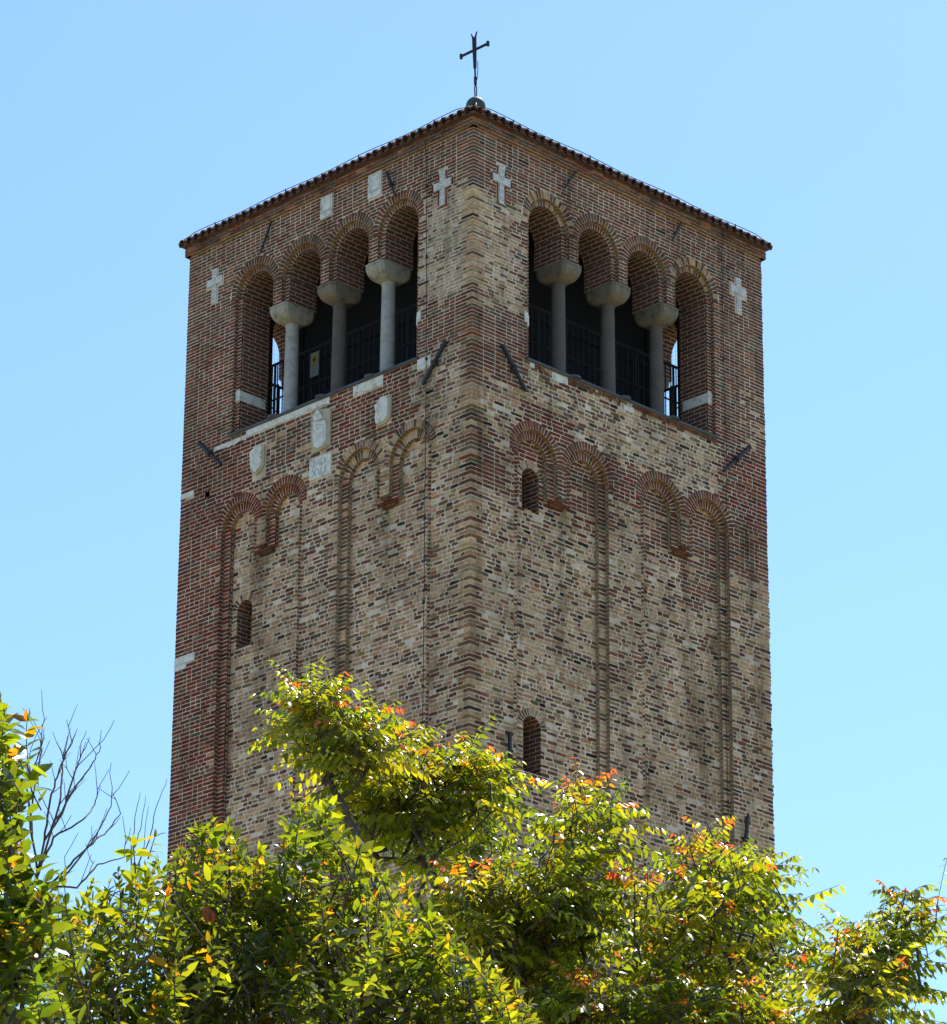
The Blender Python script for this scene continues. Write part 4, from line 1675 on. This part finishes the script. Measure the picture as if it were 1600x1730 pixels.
# glossy privets, about 20 m from the camera
PG = "glossy privet bushes along the bottom"
PCOL = [(.050, .076, .010), (.066, .092, .011), (.038, .060, .010), (.084, .104, .012), (.026, .044, .010)]
bush("privet_bush", "glossy privet at lower left below the bare twigs", "bush", PG, foot(170, 20),
     [(90, 1600), (150, 1478), (188, 1464), (214, 1396), (246, 1378), (292, 1416), (315, 1480), (310, 1600), (330, 1830), (40, 1830), (70, 1660)], 20, 300, .112, 31, M_PRIVET, PCOL)
bush("privet_bush", "glossy privet with one dark red leaf in front of the left foot of the tower", "bush", PG, foot(380, 20.5),
     [(285, 1430), (320, 1380), (356, 1358), (402, 1388), (430, 1425), (470, 1436), (510, 1480), (510, 1600), (500, 1830), (290, 1830), (280, 1600)], 20.5, 330, .112, 32, M_PRIVET, PCOL)
bush("privet_bush", "glossy privet with upright shoots and many orange young leaves", "bush", PG, foot(600, 20.2),
     [(462, 1430), (478, 1346), (520, 1332), (562, 1352), (604, 1396), (644, 1446), (664, 1480), (724, 1536), (794, 1586), (854, 1634), (904, 1684), (926, 1730), (935, 1830), (470, 1830), (470, 1600)], 20.2, 520, .108, 33, M_PRIVET, PCOL)

# broad-leaved tree cut by the left edge of the frame
BCOL = [(.040, .070, .010), (.054, .086, .011), (.026, .048, .010), (.070, .100, .012)]
bush("broadleaf_tree", "dark broad-leaved tree cut off by the left edge of the photo", "tree", None, foot(-90, 18),
     [(-260, 1120), (-60, 1140), (0, 1158), (24, 1172), (52, 1192), (74, 1222), (50, 1250), (66, 1300), (48, 1330), (62, 1365), (40, 1400), (60, 1440), (112, 1466), (112, 1530), (80, 1560), (92, 1650), (105, 1830), (-260, 1830)], 18, 420, .135, 34, M_BROAD, BCOL, .46, .7, 26)


# bare shrubs
def bare(label, base, mains, seed, group, tw=.26):
    rng.seed(seed)
    root = empty("bare_shrub", base)
    tag(root, label, "shrub", group)
    tr = Tree()
    tr.chain([base, mains[0][0]], -1, 6, .04)
    first = len(tr.n) - 1
    for pts in mains:
        bi = first if pts is mains[0] else min(range(first, len(tr.n)), key=lambda i: (tr.n[i] - Vector(pts[0])).length)
        a = len(tr.n)
        tr.chain(pts[1:], bi, 5, .005)
        for i in range(a, len(tr.n)):
            if rng.random() < tw:
                d = (tr.n[i] - tr.n[tr.par[i]]).normalized()
                q = tr.n[i]
                dd = (d * .5 + rdir() * .6 + Vector((0, 0, .55))).normalized()
                cur = i
                for k in range(rng.randint(2, 4)):
                    dd = (dd + rv(.16) + Vector((0, 0, .06))).normalized()
                    q = q + dd * U(.03, .06)
                    cur = tr.add(q, cur)
                    if rng.random() < .16:
                        e = (dd + rdir() * .8 + Vector((0, 0, .3))).normalized()
                        c2 = tr.add(q + e * U(.04, .09), cur)
                        tr.add(tr.n[c2] + (e + rv(.25)).normalized() * U(.04, .1), c2)
    mb = MB()
    tr.mesh(mb, .0015, 3.2, .0060)
    o = mb.build("trunk", M_TWIG, root, True); o.matrix_parent_inverse = Matrix.Translation(-root.location)
    return root


d = 18.6
bare("leafless grey shrub against the sky at lower left", foot(20, d), [
    [A(40, 1560, d), A(75, 1420, d), A(120, 1340, d), A(150, 1300, d + .1), A(168, 1270, d + .1), A(171, 1233, d)],
    [A(75, 1420, d), A(105, 1375, d + .1), A(128, 1300, d + .2), A(140, 1270, d + .1), A(151, 1245, d)],
    [A(50, 1480, d), A(90, 1415, d - .1), A(140, 1385, d - .2), A(160, 1360, d), A(170, 1328, d)],
    [A(60, 1540, d), A(110, 1470, d - .2), A(150, 1430, d - .2), A(180, 1405, d), A(204, 1375, d)],
    [A(60, 1560, d), A(130, 1455, d + .2), A(160, 1415, d + .2), A(188, 1362, d)],
    [A(60, 1430, d), A(85, 1350, d), A(100, 1300, d + .1), A(118, 1262, d), A(131, 1231, d)],
    [A(40, 1470, d), A(45, 1330, d), A(60, 1290, d), A(76, 1246, d)],
    [A(60, 1400, d), A(60, 1310, d - .1), A(73, 1264, d)],
    [A(40, 1500, d), A(100, 1360, d - .2), A(105, 1290, d), A(108, 1268, d)],
    [A(80, 1500, d), A(130, 1500, d - .2), A(165, 1460, d - .1), A(210, 1448, d)],
], 41, None)
d = 21.5
bare("thin leafless shoots rising above the privet beside the tower's left edge", foot(230, d), [
    [A(215, 1560, d), A(222, 1440, d), A(228, 1380, d), A(237, 1338, d)],
    [A(222, 1440, d), A(238, 1400, d), A(246, 1345, d)],
    [A(222, 1480, d), A(252, 1420, d), A(262, 1370, d), A(282, 1315, d)],
    [A(225, 1500, d), A(242, 1440, d), A(251, 1362, d)],
], 42, None, .06)
